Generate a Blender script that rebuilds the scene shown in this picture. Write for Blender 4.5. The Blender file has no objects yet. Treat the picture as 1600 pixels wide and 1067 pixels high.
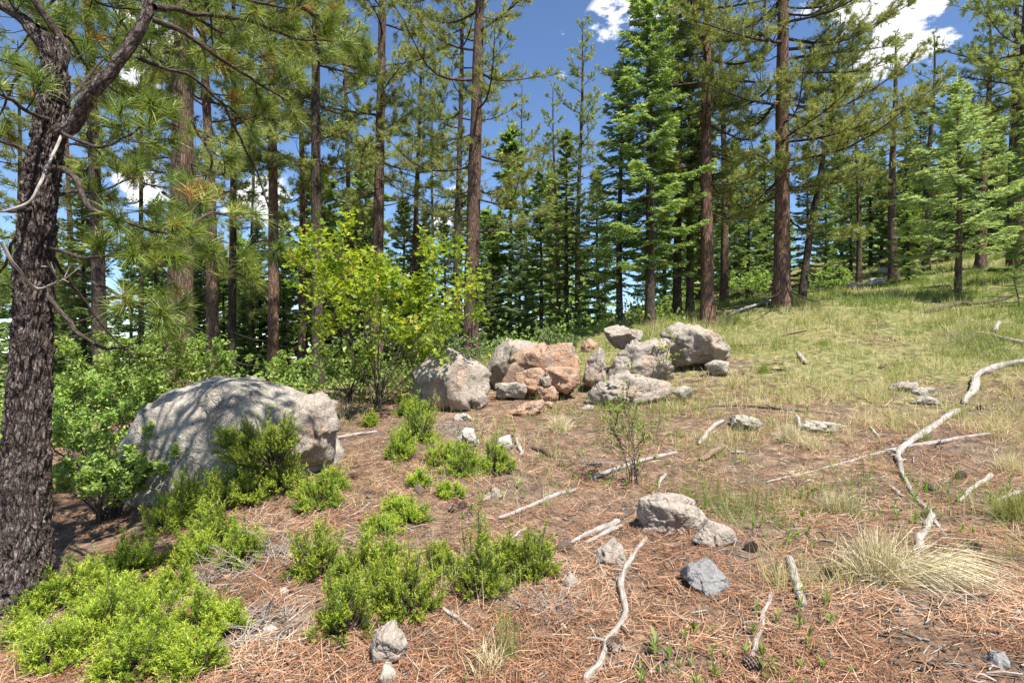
import bpy, bmesh, math, random
import numpy as np
from mathutils import Vector

# ------------------------------------------------------------------ camera, sky, sun, exposure
SC = bpy.context.scene
COL = SC.collection
F, CX, CY = 889.0, 800.0, 533.5          # focal length and centre, in pixels of a 1600 px wide frame
CAMZ = 1.6
cam_data = bpy.data.cameras.new('camera'); cam_data.sensor_width = 36.0; cam_data.lens = 36.0 * F / 1600.0
cam_data.clip_start = 0.05; cam_data.clip_end = 2000.0
cam = bpy.data.objects.new('camera', cam_data); COL.objects.link(cam)
cam.location = (0, 0, CAMZ); cam.rotation_euler = (math.pi / 2, 0, 0)
SC.camera = cam

SUN_EL, SUN_AZ = math.radians(61), math.atan2(0.55, -0.75)      # azimuth from +Y towards +X
SDIR = Vector((math.cos(SUN_EL) * math.sin(SUN_AZ), math.cos(SUN_EL) * math.cos(SUN_AZ), math.sin(SUN_EL)))
sun_data = bpy.data.lights.new('sun', 'SUN'); sun_data.energy = 5.0; sun_data.angle = math.radians(0.5)
sun_data.color = (1.0, 0.955, 0.88)
sun = bpy.data.objects.new('sun', sun_data); COL.objects.link(sun)
sun.rotation_euler = SDIR.to_track_quat('Z', 'Y').to_euler()

world = bpy.data.worlds.new('World'); SC.world = world; world.use_nodes = True
SC.view_settings.view_transform = 'Standard'; SC.view_settings.look = 'None'
SC.view_settings.exposure = 1.0; SC.view_settings.gamma = 1.0
SC.cycles.max_bounces = 6; SC.cycles.diffuse_bounces = 3; SC.cycles.transmission_bounces = 3
SC.cycles.use_denoising = True

def build_world():
    nt = world.node_tree; nt.nodes.clear(); N = nt.nodes.new; L = nt.links.new
    out = N('ShaderNodeOutputWorld'); bg = N('ShaderNodeBackground'); bg.inputs['Strength'].default_value = 0.105
    sky = N('ShaderNodeTexSky'); sky.sky_type = 'NISHITA'; sky.sun_disc = False
    sky.sun_elevation = SUN_EL; sky.sun_rotation = SUN_AZ; sky.altitude = 2500
    sky.air_density = 1.0; sky.dust_density = 0.0; sky.ozone_density = 5.0
    tc = N('ShaderNodeTexCoord')
    def math_(op, a, b=None):
        m = N('ShaderNodeMath'); m.operation = op
        for i, x in enumerate((a, b)):
            if x is None: continue
            if isinstance(x, (int, float)): m.inputs[i].default_value = x
            else: L(x, m.inputs[i])
        return m.outputs[0]
    sep = N('ShaderNodeSeparateXYZ'); L(tc.outputs['Generated'], sep.inputs[0])
    noise = N('ShaderNodeTexNoise'); noise.inputs['Scale'].default_value = 9.0; noise.inputs['Detail'].default_value = 9.0
    noise.inputs['Roughness'].default_value = 0.62
    mp = N('ShaderNodeMapping'); mp.inputs['Scale'].default_value = (1, 1, 1.9); mp.inputs['Location'].default_value = (3.1, .7, 0)
    L(tc.outputs['Generated'], mp.inputs[0]); L(mp.outputs[0], noise.inputs[0])
    # scattered fair weather cumulus, the same all round the sky
    dirs = [((1395, -5), .15), ((1320, 20), .12), ((893, 92), .05), ((250, 95), .075), ((410, 312), .07), ((230, 292), .045), ((690, 335), .06), ((990, 70), .09)]
    blobs = [(Vector(((u - CX) / F, 1, (CY - v) / F)).normalized(), r) for (u, v), r in dirs]
    rr = random.Random(3)
    for k in range(9):
        a = rr.uniform(1.1, 5.2); e = rr.uniform(.12, .9)
        blobs.append((Vector((math.sin(a) * math.cos(e), math.cos(a) * math.cos(e), math.sin(e))), rr.uniform(.06, .18)))
    acc = None
    for d, r in blobs:
        vd = N('ShaderNodeVectorMath'); vd.operation = 'DISTANCE'; L(tc.outputs['Generated'], vd.inputs[0]); vd.inputs[1].default_value = d
        g = math_('SUBTRACT', 1.0, math_('DIVIDE', vd.outputs['Value'], r))
        g = math_('MAXIMUM', g, 0.0)
        acc = g if acc is None else math_('MAXIMUM', acc, g)
    s = math_('ADD', math_('MULTIPLY', acc, 0.5), math_('MULTIPLY', math_('SUBTRACT', noise.outputs[0], 0.5), 2.6))
    mask = N('ShaderNodeMapRange'); mask.inputs['From Min'].default_value = 0.20; mask.inputs['From Max'].default_value = 0.42
    mask.interpolation_type = 'SMOOTHSTEP'; L(s, mask.inputs['Value'])
    has = N('ShaderNodeMapRange'); has.inputs['From Max'].default_value = 0.12; L(acc, has.inputs['Value'])
    fac = math_('MULTIPLY', mask.outputs[0], has.outputs[0])
    mix = N('ShaderNodeMix'); mix.data_type = 'RGBA'; mix.inputs['B'].default_value = (7.0, 7.0, 7.3, 1)
    L(fac, mix.inputs['Factor']); L(sky.outputs[0], mix.inputs['A']); L(mix.outputs['Result'], bg.inputs[0]); L(bg.outputs[0], out.inputs[0])
build_world()

# ------------------------------------------------------------------ noise and small maths
def _hash(i, j, k):
    h = (i * 374761393 + j * 668265263 + k * 2147483647) & 0xFFFFFFFF
    h = ((h ^ (h >> 13)) * 1274126177) & 0xFFFFFFFF
    h = ((h ^ (h >> 16)) * 2246822519) & 0xFFFFFFFF
    return ((h ^ (h >> 15)) & 0xFFFF) / 32767.5 - 1.0
def vnoise(p):
    p = np.asarray(p, float); i = np.floor(p).astype(np.int64); f = p - i; f = f * f * f * (f * (f * 6 - 15) + 10)
    r = 0
    for a in (0, 1):
        wa = f[..., 0] if a else 1 - f[..., 0]
        for b in (0, 1):
            wb = f[..., 1] if b else 1 - f[..., 1]
            for c in (0, 1):
                wc = f[..., 2] if c else 1 - f[..., 2]
                r = r + wa * wb * wc * _hash(i[..., 0] + a, i[..., 1] + b, i[..., 2] + c)
    return r
def fbm(p, octaves=4, gain=0.5):
    p = np.asarray(p, float); s = 0; a = 1.0
    for o in range(octaves):
        s = s + a * vnoise(p * 2.03 ** o + 17.3 * o); a *= gain
    return s
def nrm(v):
    return v / np.maximum(np.linalg.norm(v, axis=-1, keepdims=True), 1e-9)
def cr(a, b):
    return np.cross(a, b)

# ------------------------------------------------------------------ terrain height
CTRL = [(800,1067,2.55),(0,1067,2.6),(1600,1067,2.3),(400,900,3.7),(800,850,4.2),(1300,850,4.0),(1600,850,3.7),(40,950,3.5),(250,765,5.9),
        (550,700,6.6),(800,680,7.2),(1200,680,6.8),(1600,680,6.2),(640,635,9.0),(900,620,9.5),(1100,600,9.5),(1400,600,8.8),(1600,580,8.5),
        (1130,520,13.0),(1105,505,14.0),(1222,475,14.0),(1300,500,12.5),(1500,468,14.0),(1600,450,14.0),(1400,440,22.0),(1580,420,20.0),(1290,450,24.0),
        (1015,506,13.5),(870,532,17.0),(497,612,14.0),(427,597,16.0),(285,615,11.0),(160,640,13.0),(60,655,14.0),(600,605,11.0)]
pts = [((u - CX) / F * y, y, CAMZ + (CY - v) / F * y) for u, v, y in CTRL]
pts += [(-3,0,.0),(3,0,.35),(0,-6,-.4),(8,-4,.9),(-9,-3,-.8),(10,4,1.5),(-9,8,-.7),(-16,14,-2.0),(-15,22,-2.3),(-30,30,-5.5),(-5,25,-.6),(0,30,.6),(6,32,2.6),
        (15,36,5.5),(30,36,8.2),(32,18,6.8),(25,6,5.0),(0,55,-2.0),(-25,60,-7),(25,60,8),(50,50,13),(-55,40,-10),(-55,0,-8),(55,0,11)]
PT = np.array(pts)
def _k(r): return np.where(r > 0, r * r * np.log(np.maximum(r, 1e-6)), 0)
_n = len(PT); _A = np.zeros((_n + 3, _n + 3))
_A[:_n, :_n] = _k(np.linalg.norm(PT[:, None, :2] - PT[None, :, :2], axis=2)) + np.eye(_n) * 0.6
_A[:_n, _n] = 1; _A[:_n, _n + 1:] = PT[:, :2]; _A[_n, :_n] = 1; _A[_n + 1:, :_n] = PT[:, :2].T
_w = np.linalg.solve(_A, np.concatenate([PT[:, 2], np.zeros(3)]))
def smooth_z(x, y):
    x = np.clip(np.asarray(x, float), -58, 58); y = np.clip(np.asarray(y, float), -8, 62)
    sh = x.shape; x = x.ravel(); y = y.ravel(); out = np.empty(x.shape)
    for s in range(0, len(x), 40000):
        a, b = x[s:s + 40000], y[s:s + 40000]
        r = np.hypot(a[:, None] - PT[None, :, 0], b[:, None] - PT[None, :, 1])
        out[s:s + 40000] = _k(r) @ _w[:_n] + _w[_n] + a * _w[_n + 1] + b * _w[_n + 2]
    return out.reshape(sh)
def zg(x, y):
    x = np.asarray(x, float); y = np.asarray(y, float)
    p = np.stack([x, y, np.zeros_like(x)], -1)
    return smooth_z(x, y) + 0.055 * fbm(p * 0.8, 3) + 0.018 * fbm(p * 3.3 + 5, 3)
def zg1(x, y): return float(zg(np.array([x]), np.array([y]))[0])
_ys = np.concatenate([np.arange(1.6, 12, .02), np.arange(12, 60, .1)])
def hit(u, v):
    """where the sight line through a picture point meets the terrain"""
    x = (u - CX) / F * _ys; z = CAMZ + (CY - v) / F * _ys
    g = zg(x, _ys); b = np.nonzero(z <= g)[0]
    k = b[0] if len(b) else len(_ys) - 1
    return np.array([x[k], _ys[k], g[k]])
def px(u, v, y): return np.array([(u - CX) / F * y, y, CAMZ + (CY - v) / F * y])

def grassiness(x, y):
    """0 = needle litter, 1 = meadow grass"""
    d = 1 / (1 + np.exp(-(y - 9.3 + 0.12 * (x - 3)) / 1.1)) * 1 / (1 + np.exp(-(x - 0.6 - 0.02 * y) / 0.8))
    n = fbm(np.stack([x * .55, y * .55, np.full_like(x, 3.0)], -1), 4)
    lf = .75 / (1 + np.exp(-(y - 9.5) / 1.0)) / (1 + np.exp((x + 1.0) / .8))
    return np.clip(d + lf + 0.4 * n * (0.3 + d) + 0.14 * (x > 1.5), 0, 1)

# ------------------------------------------------------------------ mesh collecting
class MB:
    def __init__(s): s.v, s.f, s.t, s.c, s.n = [], [], [], [], 0
    def add(s, V, Fc, tint=0.5, co=None, mi=0, smooth=False):
        V = np.asarray(V, float).reshape(-1, 3); Fc = np.asarray(Fc, np.int64)
        s.v.append(V); s.f.append((Fc + s.n, mi, smooth))
        s.t.append(np.broadcast_to(np.asarray(tint, float), (len(V),)).copy())
        s.c.append(V.copy() if co is None else np.asarray(co, float).reshape(-1, 3)); s.n += len(V)
    def mesh(s, name, mats):
        me = bpy.data.meshes.new(name); V = np.concatenate(s.v)
        me.vertices.add(len(V)); me.vertices.foreach_set('co', V.astype(np.float32).ravel())
        loops = np.concatenate([f.ravel() for f, _, _ in s.f]); sizes = np.concatenate([np.full(len(f), f.shape[1]) for f, _, _ in s.f])
        me.loops.add(len(loops)); me.loops.foreach_set('vertex_index', loops.astype(np.int32))
        me.polygons.add(len(sizes)); st = np.concatenate([[0], np.cumsum(sizes)[:-1]])
        me.polygons.foreach_set('loop_start', st.astype(np.int32))
        me.polygons.foreach_set('material_index', np.concatenate([np.full(len(f), m) for f, m, _ in s.f]).astype(np.int32))
        me.polygons.foreach_set('use_smooth', np.concatenate([np.full(len(f), g) for f, _, g in s.f]).astype(bool))
        for m in (mats if isinstance(mats, (list, tuple)) else [mats]): me.materials.append(m)
        a = me.attributes.new('tint', 'FLOAT', 'POINT'); a.data.foreach_set('value', np.concatenate(s.t).astype(np.float32))
        a = me.attributes.new('tubeco', 'FLOAT_VECTOR', 'POINT'); a.data.foreach_set('vector', np.concatenate(s.c).astype(np.float32).ravel())
        me.update(calc_edges=True)
        return me
def link(name, me, parent=None):
    o = bpy.data.objects.new(name, me); COL.objects.link(o)
    if parent is not None: o.parent = parent
    return o
def tag(o, label=None, cat=None, group=None, kind=None):
    if label: o['label'] = label
    if cat: o['category'] = cat
    if group: o['group'] = group
    if kind: o['kind'] = kind
    return o
def empty(name, loc, rz=0.0, sc=1.0):
    o = bpy.data.objects.new(name, None); COL.objects.link(o); o.location = loc; o.rotation_euler = (0, 0, rz); o.scale = (sc, sc, sc)
    o.empty_display_size = 0.2
    return o

def tubes(mb, P, R, sides=5, mi=0, tint=0.5, cap=False, bump=None):
    """n tubes of m points: P (n,m,3), R (n,m)"""
    P = np.asarray(P, float); R = np.asarray(R, float)
    if P.ndim == 2: P = P[None]; R = R[None]
    n, m, _ = P.shape
    T = nrm(np.gradient(P, axis=1)); mean = nrm(T.mean(1))
    ref = np.where(np.abs(mean[:, 2:3]) > .8, np.array([[1., 0, 0]]), np.array([[0, 0, 1.]]))[:, None, :]
    N1 = nrm(cr(T, ref)); N2 = cr(T, N1)
    a = np.arange(sides) / sides * 2 * np.pi
    dirv = N1[:, :, None, :] * np.cos(a)[None, None, :, None] + N2[:, :, None, :] * np.sin(a)[None, None, :, None]
    arc = np.concatenate([np.zeros((n, 1)), np.cumsum(np.linalg.norm(np.diff(P, axis=1), axis=2), 1)], 1)
    rm = R.max(1)[:, None, None]
    co = np.stack([np.cos(a)[None, None] * rm + np.zeros((n, m, 1)), np.sin(a)[None, None] * rm + np.zeros((n, m, 1)), arc[:, :, None] + np.zeros((1, 1, sides))], -1)
    co[..., 2] += np.arange(n)[:, None, None] * 3.7
    rad = R[:, :, None]
    if bump is not None: rad = rad + bump(co)
    V = P[:, :, None, :] + dirv * rad[..., None]
    i = np.arange(m - 1)[:, None]; j = np.arange(sides)[None]
    q = np.stack([i * sides + j, i * sides + (j + 1) % sides, (i + 1) * sides + (j + 1) % sides, (i + 1) * sides + j], -1).reshape(-1, 4)
    q = (q[None] + (np.arange(n) * m * sides)[:, None, None]).reshape(-1, 4)
    t = tint if np.isscalar(tint) else np.repeat(np.asarray(tint), m * sides)
    base = mb.n
    mb.add(V, q, t, co, mi, True)
    if cap:
        for e in (0, m - 1):
            k = (np.arange(sides)[None] + (np.arange(n) * m * sides)[:, None] + e * sides)
            if e == 0: k = k[:, ::-1]
            mb.f.append((k + base, mi, False))
def blades(mb, P, D, L, W, rng, tint, mi=0, droop=0.0, seg=1, side=None):
    """thin pointed needles or grass blades"""
    n = len(P); L = np.broadcast_to(L, (n,))[:, None]; W = np.broadcast_to(W, (n,))[:, None]
    S = nrm(cr(D, rng.normal(size=(n, 3)))) if side is None else side
    dz = np.array([0, 0, -1.0]); tint = np.broadcast_to(tint, (n,)); dr = np.broadcast_to(droop, (n,))[:, None]
    if seg == 1:
        V = np.stack([P - S * W / 2, P + S * W / 2, P + D * L + dz * dr * L], 1)
        mb.add(V, np.arange(3 * n).reshape(n, 3), np.repeat(tint, 3), None, mi)
    else:
        M = P + D * L * .5 + dz * dr * L * .22; E = P + D * L * .95 + dz * dr * L
        V = np.stack([P - S * W / 2, P + S * W / 2, M - S * W * .42, M + S * W * .42, E], 1)
        b = np.arange(n)[:, None] * 5
        base = mb.n
        mb.add(V, np.concatenate([b + [[0, 1, 3]], b + [[0, 3, 2]], b + [[2, 3, 4]]]), np.repeat(tint, 5), None, mi)
def leaves(mb, P, U, Nn, L, W, tint, mi=0, fold=.18, lobed=False):
    """folded leaves: P stalk end, U direction, Nn face normal"""
    n = len(P); L = np.broadcast_to(L, (n,))[:, None]; W = np.broadcast_to(W, (n,))[:, None]
    S = nrm(cr(U, Nn)); Nn = nrm(cr(S, U)); b = np.arange(n)[:, None]
    if lobed:
        V = np.stack([P, P + U * L * .25 + S * W * .75 + Nn * W * fold, P + U * L * .48 + S * W * .26, P + U * L * .78 + S * W * .5 + Nn * W * fold * .6, P + U * L,
                      P + U * L * .78 - S * W * .5 + Nn * W * fold * .6, P + U * L * .48 - S * W * .26, P + U * L * .25 - S * W * .75 + Nn * W * fold], 1)
        b = b * 8
        mb.add(V, np.concatenate([b + [[0, 1, 2]], b + [[0, 2, 4]], b + [[2, 3, 4]], b + [[0, 4, 6]], b + [[4, 5, 6]], b + [[0, 6, 7]]]), np.repeat(np.broadcast_to(tint, (n,)), 8), None, mi)
    else:
        V = np.stack([P, P + U * L * .42 + S * W * .5 + Nn * W * fold, P + U * L, P + U * L * .42 - S * W * .5 + Nn * W * fold], 1)
        b = b * 4
        mb.add(V, np.concatenate([b + [[0, 1, 2]], b + [[0, 2, 3]]]), np.repeat(np.broadcast_to(tint, (n,)), 4), None, mi)
def spline(P, m):
    """smooth resampling of a polyline (Catmull-Rom)"""
    P = np.asarray(P, float)
    Q = np.vstack([2 * P[0] - P[1], P, 2 * P[-1] - P[-2]])
    t = np.linspace(0, len(P) - 1 - 1e-6, m); k = t.astype(int); f = (t - k)[:, None]
    p0, p1, p2, p3 = Q[k], Q[k + 1], Q[k + 2], Q[k + 3]
    return .5 * (2 * p1 + (p2 - p0) * f + (2 * p0 - 5 * p1 + 4 * p2 - p3) * f ** 2 + (3 * p1 - p0 - 3 * p2 + p3) * f ** 3)

# ------------------------------------------------------------------ materials
class Nodes:
    def __init__(s, name):
        s.m = bpy.data.materials.new(name); s.m.use_nodes = True; s.t = s.m.node_tree; s.t.nodes.clear()
        s.out = s.t.nodes.new('ShaderNodeOutputMaterial')
    def n(s, typ, props=None, **inp):
        k = s.t.nodes.new('ShaderNode' + typ)
        for a, b in (props or {}).items(): setattr(k, a, b)
        for a, b in inp.items():
            key = a.replace('_', ' ')
            sk = k.inputs[int(a[1:])] if a[0] == 'i' and a[1:].isdigit() else k.inputs[key]
            if hasattr(b, 'is_output'): s.t.links.new(b, sk)
            else: sk.default_value = b
        return k
    def attr(s, name, out='Fac'): return s.n('Attribute', {'attribute_name': name}).outputs[out]
    def noise(s, vec, scale, detail=4, rough=.55, out='Fac'):
        k = s.n('TexNoise', Scale=scale, Detail=detail, Roughness=rough)
        if vec is not None: s.t.links.new(vec, k.inputs['Vector'])
        return k.outputs[out]
    def ramp(s, fac, stops, interp='LINEAR'):
        k = s.n('ValToRGB'); r = k.color_ramp; r.interpolation = interp
        while len(r.elements) < len(stops): r.elements.new(.5)
        for e, (p, c) in zip(r.elements, stops):
            e.position = p; e.color = (*c, 1) if len(c) == 3 else c
        s.t.links.new(fac, k.inputs[0]); return k.outputs[0]
    def mix(s, f, a, b, mode='MIX'):
        k = s.n('Mix', {'data_type': 'RGBA', 'blend_type': mode})
        for key, val in (('Factor', f), ('A', a), ('B', b)):
            sk = [q for q in k.inputs if q.name == key and q.enabled][0]
            if hasattr(val, 'is_output'): s.t.links.new(val, sk)
            else: sk.default_value = val if not isinstance(val, tuple) else (*val, 1)
        return [q for q in k.outputs if q.enabled][0]
    def mat(s, op, a, b=0.0):
        return s.n('Math', {'operation': op}, i0=a, i1=b).outputs[0]
    def mapr(s, v, a, b, c=0.0, d=1.0):
        return s.n('MapRange', Value=v, From_Min=a, From_Max=b, To_Min=c, To_Max=d).outputs[0]
    def scale(s, vec, sc):
        k = s.n('Mapping', Scale=sc); s.t.links.new(vec, k.inputs['Vector']); return k.outputs[0]
    def bump(s, h, strength, dist):
        return s.n('Bump', Height=h, Strength=strength, Distance=dist).outputs[0]
    def bsdf(s, col, rough=.8, normal=None, spec=.3):
        k = s.n('BsdfPrincipled', Base_Color=col if hasattr(col, 'is_output') else (*col, 1), Roughness=rough)
        k.inputs['Specular IOR Level'].default_value = spec
        if normal is not None: s.t.links.new(normal, k.inputs['Normal'])
        return k.outputs[0]
    def done(s, sh): s.t.links.new(sh, s.out.inputs[0]); return s.m

def m_leaf(name, stops, transl=.35, rough=.5, var=.18, spec=.3):
    N = Nodes(name); c = N.ramp(N.attr('tint'), stops)
    rnd = N.n('ObjectInfo').outputs['Random']
    hv = N.n('HueSaturation', Color=c, Value=N.mapr(rnd, 0, 1, 1 - var, 1 + var), Hue=N.mapr(rnd, 0, 1, .492, .508)).outputs[0]
    a = N.bsdf(hv, rough, None, spec)
    tcol = N.mix(1.0, hv, (1.0, 1.0, .55), 'MULTIPLY')
    tr = N.n('BsdfTranslucent', Color=N.n('HueSaturation', Color=tcol, Value=1.5).outputs[0]).outputs[0]
    mx = N.n('MixShader', i0=transl); N.t.links.new(a, mx.inputs[1]); N.t.links.new(tr, mx.inputs[2])
    return N.done(mx.outputs[0])
def m_bark(name, dark, mid, light, sc=1.0, bump=1.0, grey=(.33, .31, .29), greyamt=.35, zs=1.0):
    N = Nodes(name); v = N.attr('tubeco', 'Vector')
    st = N.scale(v, (22 * sc, 22 * sc, 5.5 * sc * zs))
    w = N.noise(st, 1.0, 5, .6, 'Color'); wv = N.n('VectorMath', {'operation': 'MULTIPLY_ADD'}, i0=w, i1=(1.3, 1.3, 1.3), i2=st).outputs[0]
    vo = N.n('TexVoronoi', {'feature': 'DISTANCE_TO_EDGE'}, Vector=wv, Scale=.85).outputs['Distance']
    fis = N.mapr(vo, 0, .22)
    fine = N.noise(N.scale(v, (70 * sc, 70 * sc, 22 * sc * zs)), 1.0, 6, .7)
    big = N.noise(v, 3.1, 3)
    c = N.ramp(N.mat('ADD', N.mat('MULTIPLY', fine, .6), N.mat('MULTIPLY', big, .4)), [(.3, dark), (.5, mid), (.68, light)])
    c = N.mix(N.mapr(fine, .52, .66, 0, greyamt), c, grey)
    c = N.mix(N.mapr(fis, .75, 0, 0, .75), c, tuple(x * .5 for x in dark))
    h = N.mat('ADD', N.mat('MULTIPLY', fis, .7), N.mat('MULTIPLY', fine, .5))
    return N.done(N.bsdf(c, .9, N.bump(h, bump, .02), .15))
def m_wood(name, a, b, c, bump=.5):
    N = Nodes(name); v = N.attr('tubeco', 'Vector')
    streak = N.noise(N.scale(v, (130, 130, 6)), 1.0, 5, .6); blot = N.noise(v, 9, 4)
    col = N.ramp(N.mat('ADD', N.mat('MULTIPLY', streak, .65), N.mat('MULTIPLY', blot, .35)), [(.33, a), (.5, b), (.64, c)])
    col = N.mix(N.mapr(N.noise(v, 6, 5, .7), .52, .62, 0, .8), col, (.16, .115, .085))
    return N.done(N.bsdf(col, .85, N.bump(streak, bump, .006), .2))
def m_rock(name, base, alt, lichen, lich_amt=.5, speck=(.1, .09, .08), orange=None, oamt=.0):
    N = Nodes(name); v = N.n('TexCoord').outputs['Object']
    big = N.noise(v, 1.9, 5, .6); mid = N.noise(v, 8, 6, .65); fine = N.noise(v, 55, 4, .7)
    c = N.mix(N.mapr(big, .38, .62), base, alt)
    if orange: c = N.mix(N.mapr(N.noise(v, 1.3, 4, .6), .52 - oamt, .62 - oamt, 0, .85), c, orange)
    c = N.mix(N.mapr(N.mat('ADD', N.mat('MULTIPLY', mid, .6), N.mat('MULTIPLY', big, .4)), .5, .62, 0, lich_amt), c, lichen)
    c = N.mix(N.mapr(fine, .5, .64, 0, .6), c, tuple(min(1, x * 1.5) for x in base))
    c = N.mix(N.mapr(N.noise(v, 26, 5, .7), .56, .66, 0, .75), c, speck)
    vo = N.n('TexVoronoi', {'feature': 'DISTANCE_TO_EDGE'}, Vector=N.n('VectorMath', {'operation': 'MULTIPLY_ADD'}, i0=N.noise(v, 3, 4, .6, 'Color'), i1=(.8, .8, .8), i2=v).outputs[0], Scale=1.7).outputs['Distance']
    crack = N.mapr(vo, 0, .03)
    c = N.mix(N.mapr(crack, 1, 0, 0, .28), c, tuple(x * .35 for x in base))
    h = N.mat('ADD', N.mat('ADD', N.mat('MULTIPLY', mid, 1.0), N.mat('MULTIPLY', fine, .22)), N.mat('MULTIPLY', crack, .18))
    return N.done(N.bsdf(c, .9, N.bump(h, 1.0, .045), .2))

M = {}
M['pine'] = m_leaf('pine_needles', [(0, (.11, .14, .045)), (.45, (.22, .26, .08)), (.8, (.35, .38, .135)), (1, (.44, .42, .19))], .46, .36)
M['pine_near'] = m_leaf('pine_needles_near', [(0, (.08, .13, .03)), (.5, (.18, .26, .05)), (.85, (.32, .4, .085)), (.93, (.4, .42, .1)), (1, (.36, .2, .05))], .3, .38)
M['fir'] = m_leaf('fir_needles', [(0, (.08, .12, .04)), (.5, (.15, .21, .07)), (.85, (.23, .3, .105)), (1, (.3, .36, .15))], .48, .45)
M['fir_mid'] = m_leaf('fir_needles_mid', [(0, (.11, .17, .05)), (.5, (.21, .29, .09)), (1, (.33, .4, .15))], .48, .45)
M['fir_light'] = m_leaf('fir_needles_light', [(0, (.19, .28, .1)), (.5, (.36, .47, .18)), (1, (.52, .62, .3))], .35, .5)
M['fir_blue'] = m_leaf('fir_needles_blue', [(0, (.08, .125, .055)), (.5, (.155, .22, .1)), (1, (.26, .335, .17))], .46, .45)
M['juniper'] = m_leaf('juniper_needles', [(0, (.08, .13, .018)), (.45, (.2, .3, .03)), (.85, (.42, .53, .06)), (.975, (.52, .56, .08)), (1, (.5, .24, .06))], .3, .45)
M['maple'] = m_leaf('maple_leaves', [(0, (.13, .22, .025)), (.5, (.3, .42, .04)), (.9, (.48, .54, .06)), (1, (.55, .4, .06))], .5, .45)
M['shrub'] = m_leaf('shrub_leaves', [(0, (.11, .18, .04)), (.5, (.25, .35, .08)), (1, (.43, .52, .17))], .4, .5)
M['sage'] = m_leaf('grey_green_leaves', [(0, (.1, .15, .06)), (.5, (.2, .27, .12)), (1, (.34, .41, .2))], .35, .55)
M['grass'] = m_leaf('grass_blades', [(0, (.15, .22, .045)), (.38, (.28, .33, .085)), (.6, (.47, .44, .2)), (1, (.7, .6, .38))], .3, .6)
M['straw'] = m_leaf('dry_straw', [(0, (.2, .2, .07)), (.4, (.42, .37, .19)), (.7, (.62, .54, .34)), (1, (.78, .7, .5))], .15, .6)
M['forb'] = m_leaf('forb_leaves', [(0, (.12, .2, .035)), (.6, (.24, .34, .07)), (1, (.36, .42, .2))], .4, .5)
M['litter'] = m_leaf('fallen_needles', [(0, (.07, .045, .03)), (.25, (.2, .105, .058)), (.55, (.4, .212, .11)), (.8, (.54, .345, .19)), (1, (.62, .51, .37))], .12, .6, 0)
M['bark'] = m_bark('pine_bark', (.06, .04, .03), (.18, .115, .08), (.31, .2, .14))
M['bark_red'] = m_bark('orange_pine_bark', (.07, .042, .03), (.23, .135, .09), (.37, .225, .155), .8, 1.0, (.36, .3, .26), .25)
M['bark_near'] = m_bark('flaky_pine_bark', (.045, .034, .028), (.16, .118, .1), (.3, .24, .215), 1.3, 1.2, (.52, .48, .47), .8, 2.0)
M['bark_dark'] = m_bark('dark_bark', (.04, .03, .024), (.11, .08, .06), (.19, .145, .11), 1.2)
M['twig'] = m_bark('twig_bark', (.03, .022, .018), (.085, .062, .048), (.16, .125, .105), 2.0, .4)
M['stem'] = m_bark('shrub_stem_bark', (.05, .04, .03), (.12, .09, .07), (.2, .16, .13), 2.0, .3)
M['wood'] = m_wood('weathered_wood', (.11, .095, .08), (.34, .305, .265), (.56, .52, .47), .9)
M['wood_brown'] = m_wood('brown_dead_wood', (.07, .045, .03), (.2, .13, .085), (.38, .3, .23))
M['wood_dark'] = m_wood('dark_dead_wood', (.03, .024, .02), (.085, .065, .05), (.2, .16, .13))
M['cone'] = m_wood('cone_scales', (.12, .085, .065), (.26, .19, .15), (.42, .34, .28))
M['rock_grey'] = m_rock('lichen_grey_granite', (.4, .36, .295), (.3, .265, .215), (.17, .16, .13), .9, (.07, .06, .05))
M['rock_pink'] = m_rock('pink_grey_granite', (.36, .305, .25), (.29, .25, .205), (.19, .18, .15), .8, (.11, .095, .08), (.43, .28, .195), -.03)
M['rock_red'] = m_rock('broken_red_granite', (.38, .25, .17), (.29, .2, .145), (.36, .3, .24), .9, (.13, .08, .055), (.46, .25, .145), .05)
M['rock_white'] = m_rock('pale_quartz', (.47, .43, .38), (.39, .35, .31), (.28, .265, .24), .4, (.2, .17, .15))
M['rock_dark'] = m_rock('bluish_grey_stone', (.25, .24, .23), (.2, .195, .19), (.36, .37, .3), .4, (.09, .085, .08))

def m_ground():
    N = Nodes('forest_floor'); v = N.n('TexCoord').outputs['Object']; g = N.attr('tint')
    n1 = N.noise(v, .9, 5, .6); n2 = N.noise(v, 7, 6, .7); n3 = N.noise(v, 60, 4, .75)
    lit = N.ramp(N.mat('ADD', N.mat('MULTIPLY', n2, .55), N.mat('MULTIPLY', n3, .45)), [(.36, (.035, .027, .021)), (.46, (.11, .075, .052)), (.54, (.23, .15, .1)), (.64, (.4, .29, .205))])
    gry = N.ramp(n3, [(.35, (.06, .05, .042)), (.55, (.17, .14, .115)), (.7, (.33, .28, .235))])
    lit = N.mix(N.mapr(n1, .5, .64, 0, .45), lit, gry)
    gr = N.ramp(N.mat('ADD', N.mat('MULTIPLY', n2, .6), N.mat('MULTIPLY', n3, .4)), [(.38, (.06, .07, .025)), (.48, (.15, .16, .055)), (.55, (.25, .22, .1)), (.66, (.38, .3, .18))])
    c = N.mix(N.mapr(N.mat('ADD', g, N.mat('MULTIPLY', N.mat('SUBTRACT', n2, .5), 1.8)), .4, .75), lit, gr)
    h = N.mat('ADD', n2, N.mat('MULTIPLY', n3, .5))
    return N.done(N.bsdf(c, .95, N.bump(h, .8, .03), .1))
M['ground'] = m_ground()

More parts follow.
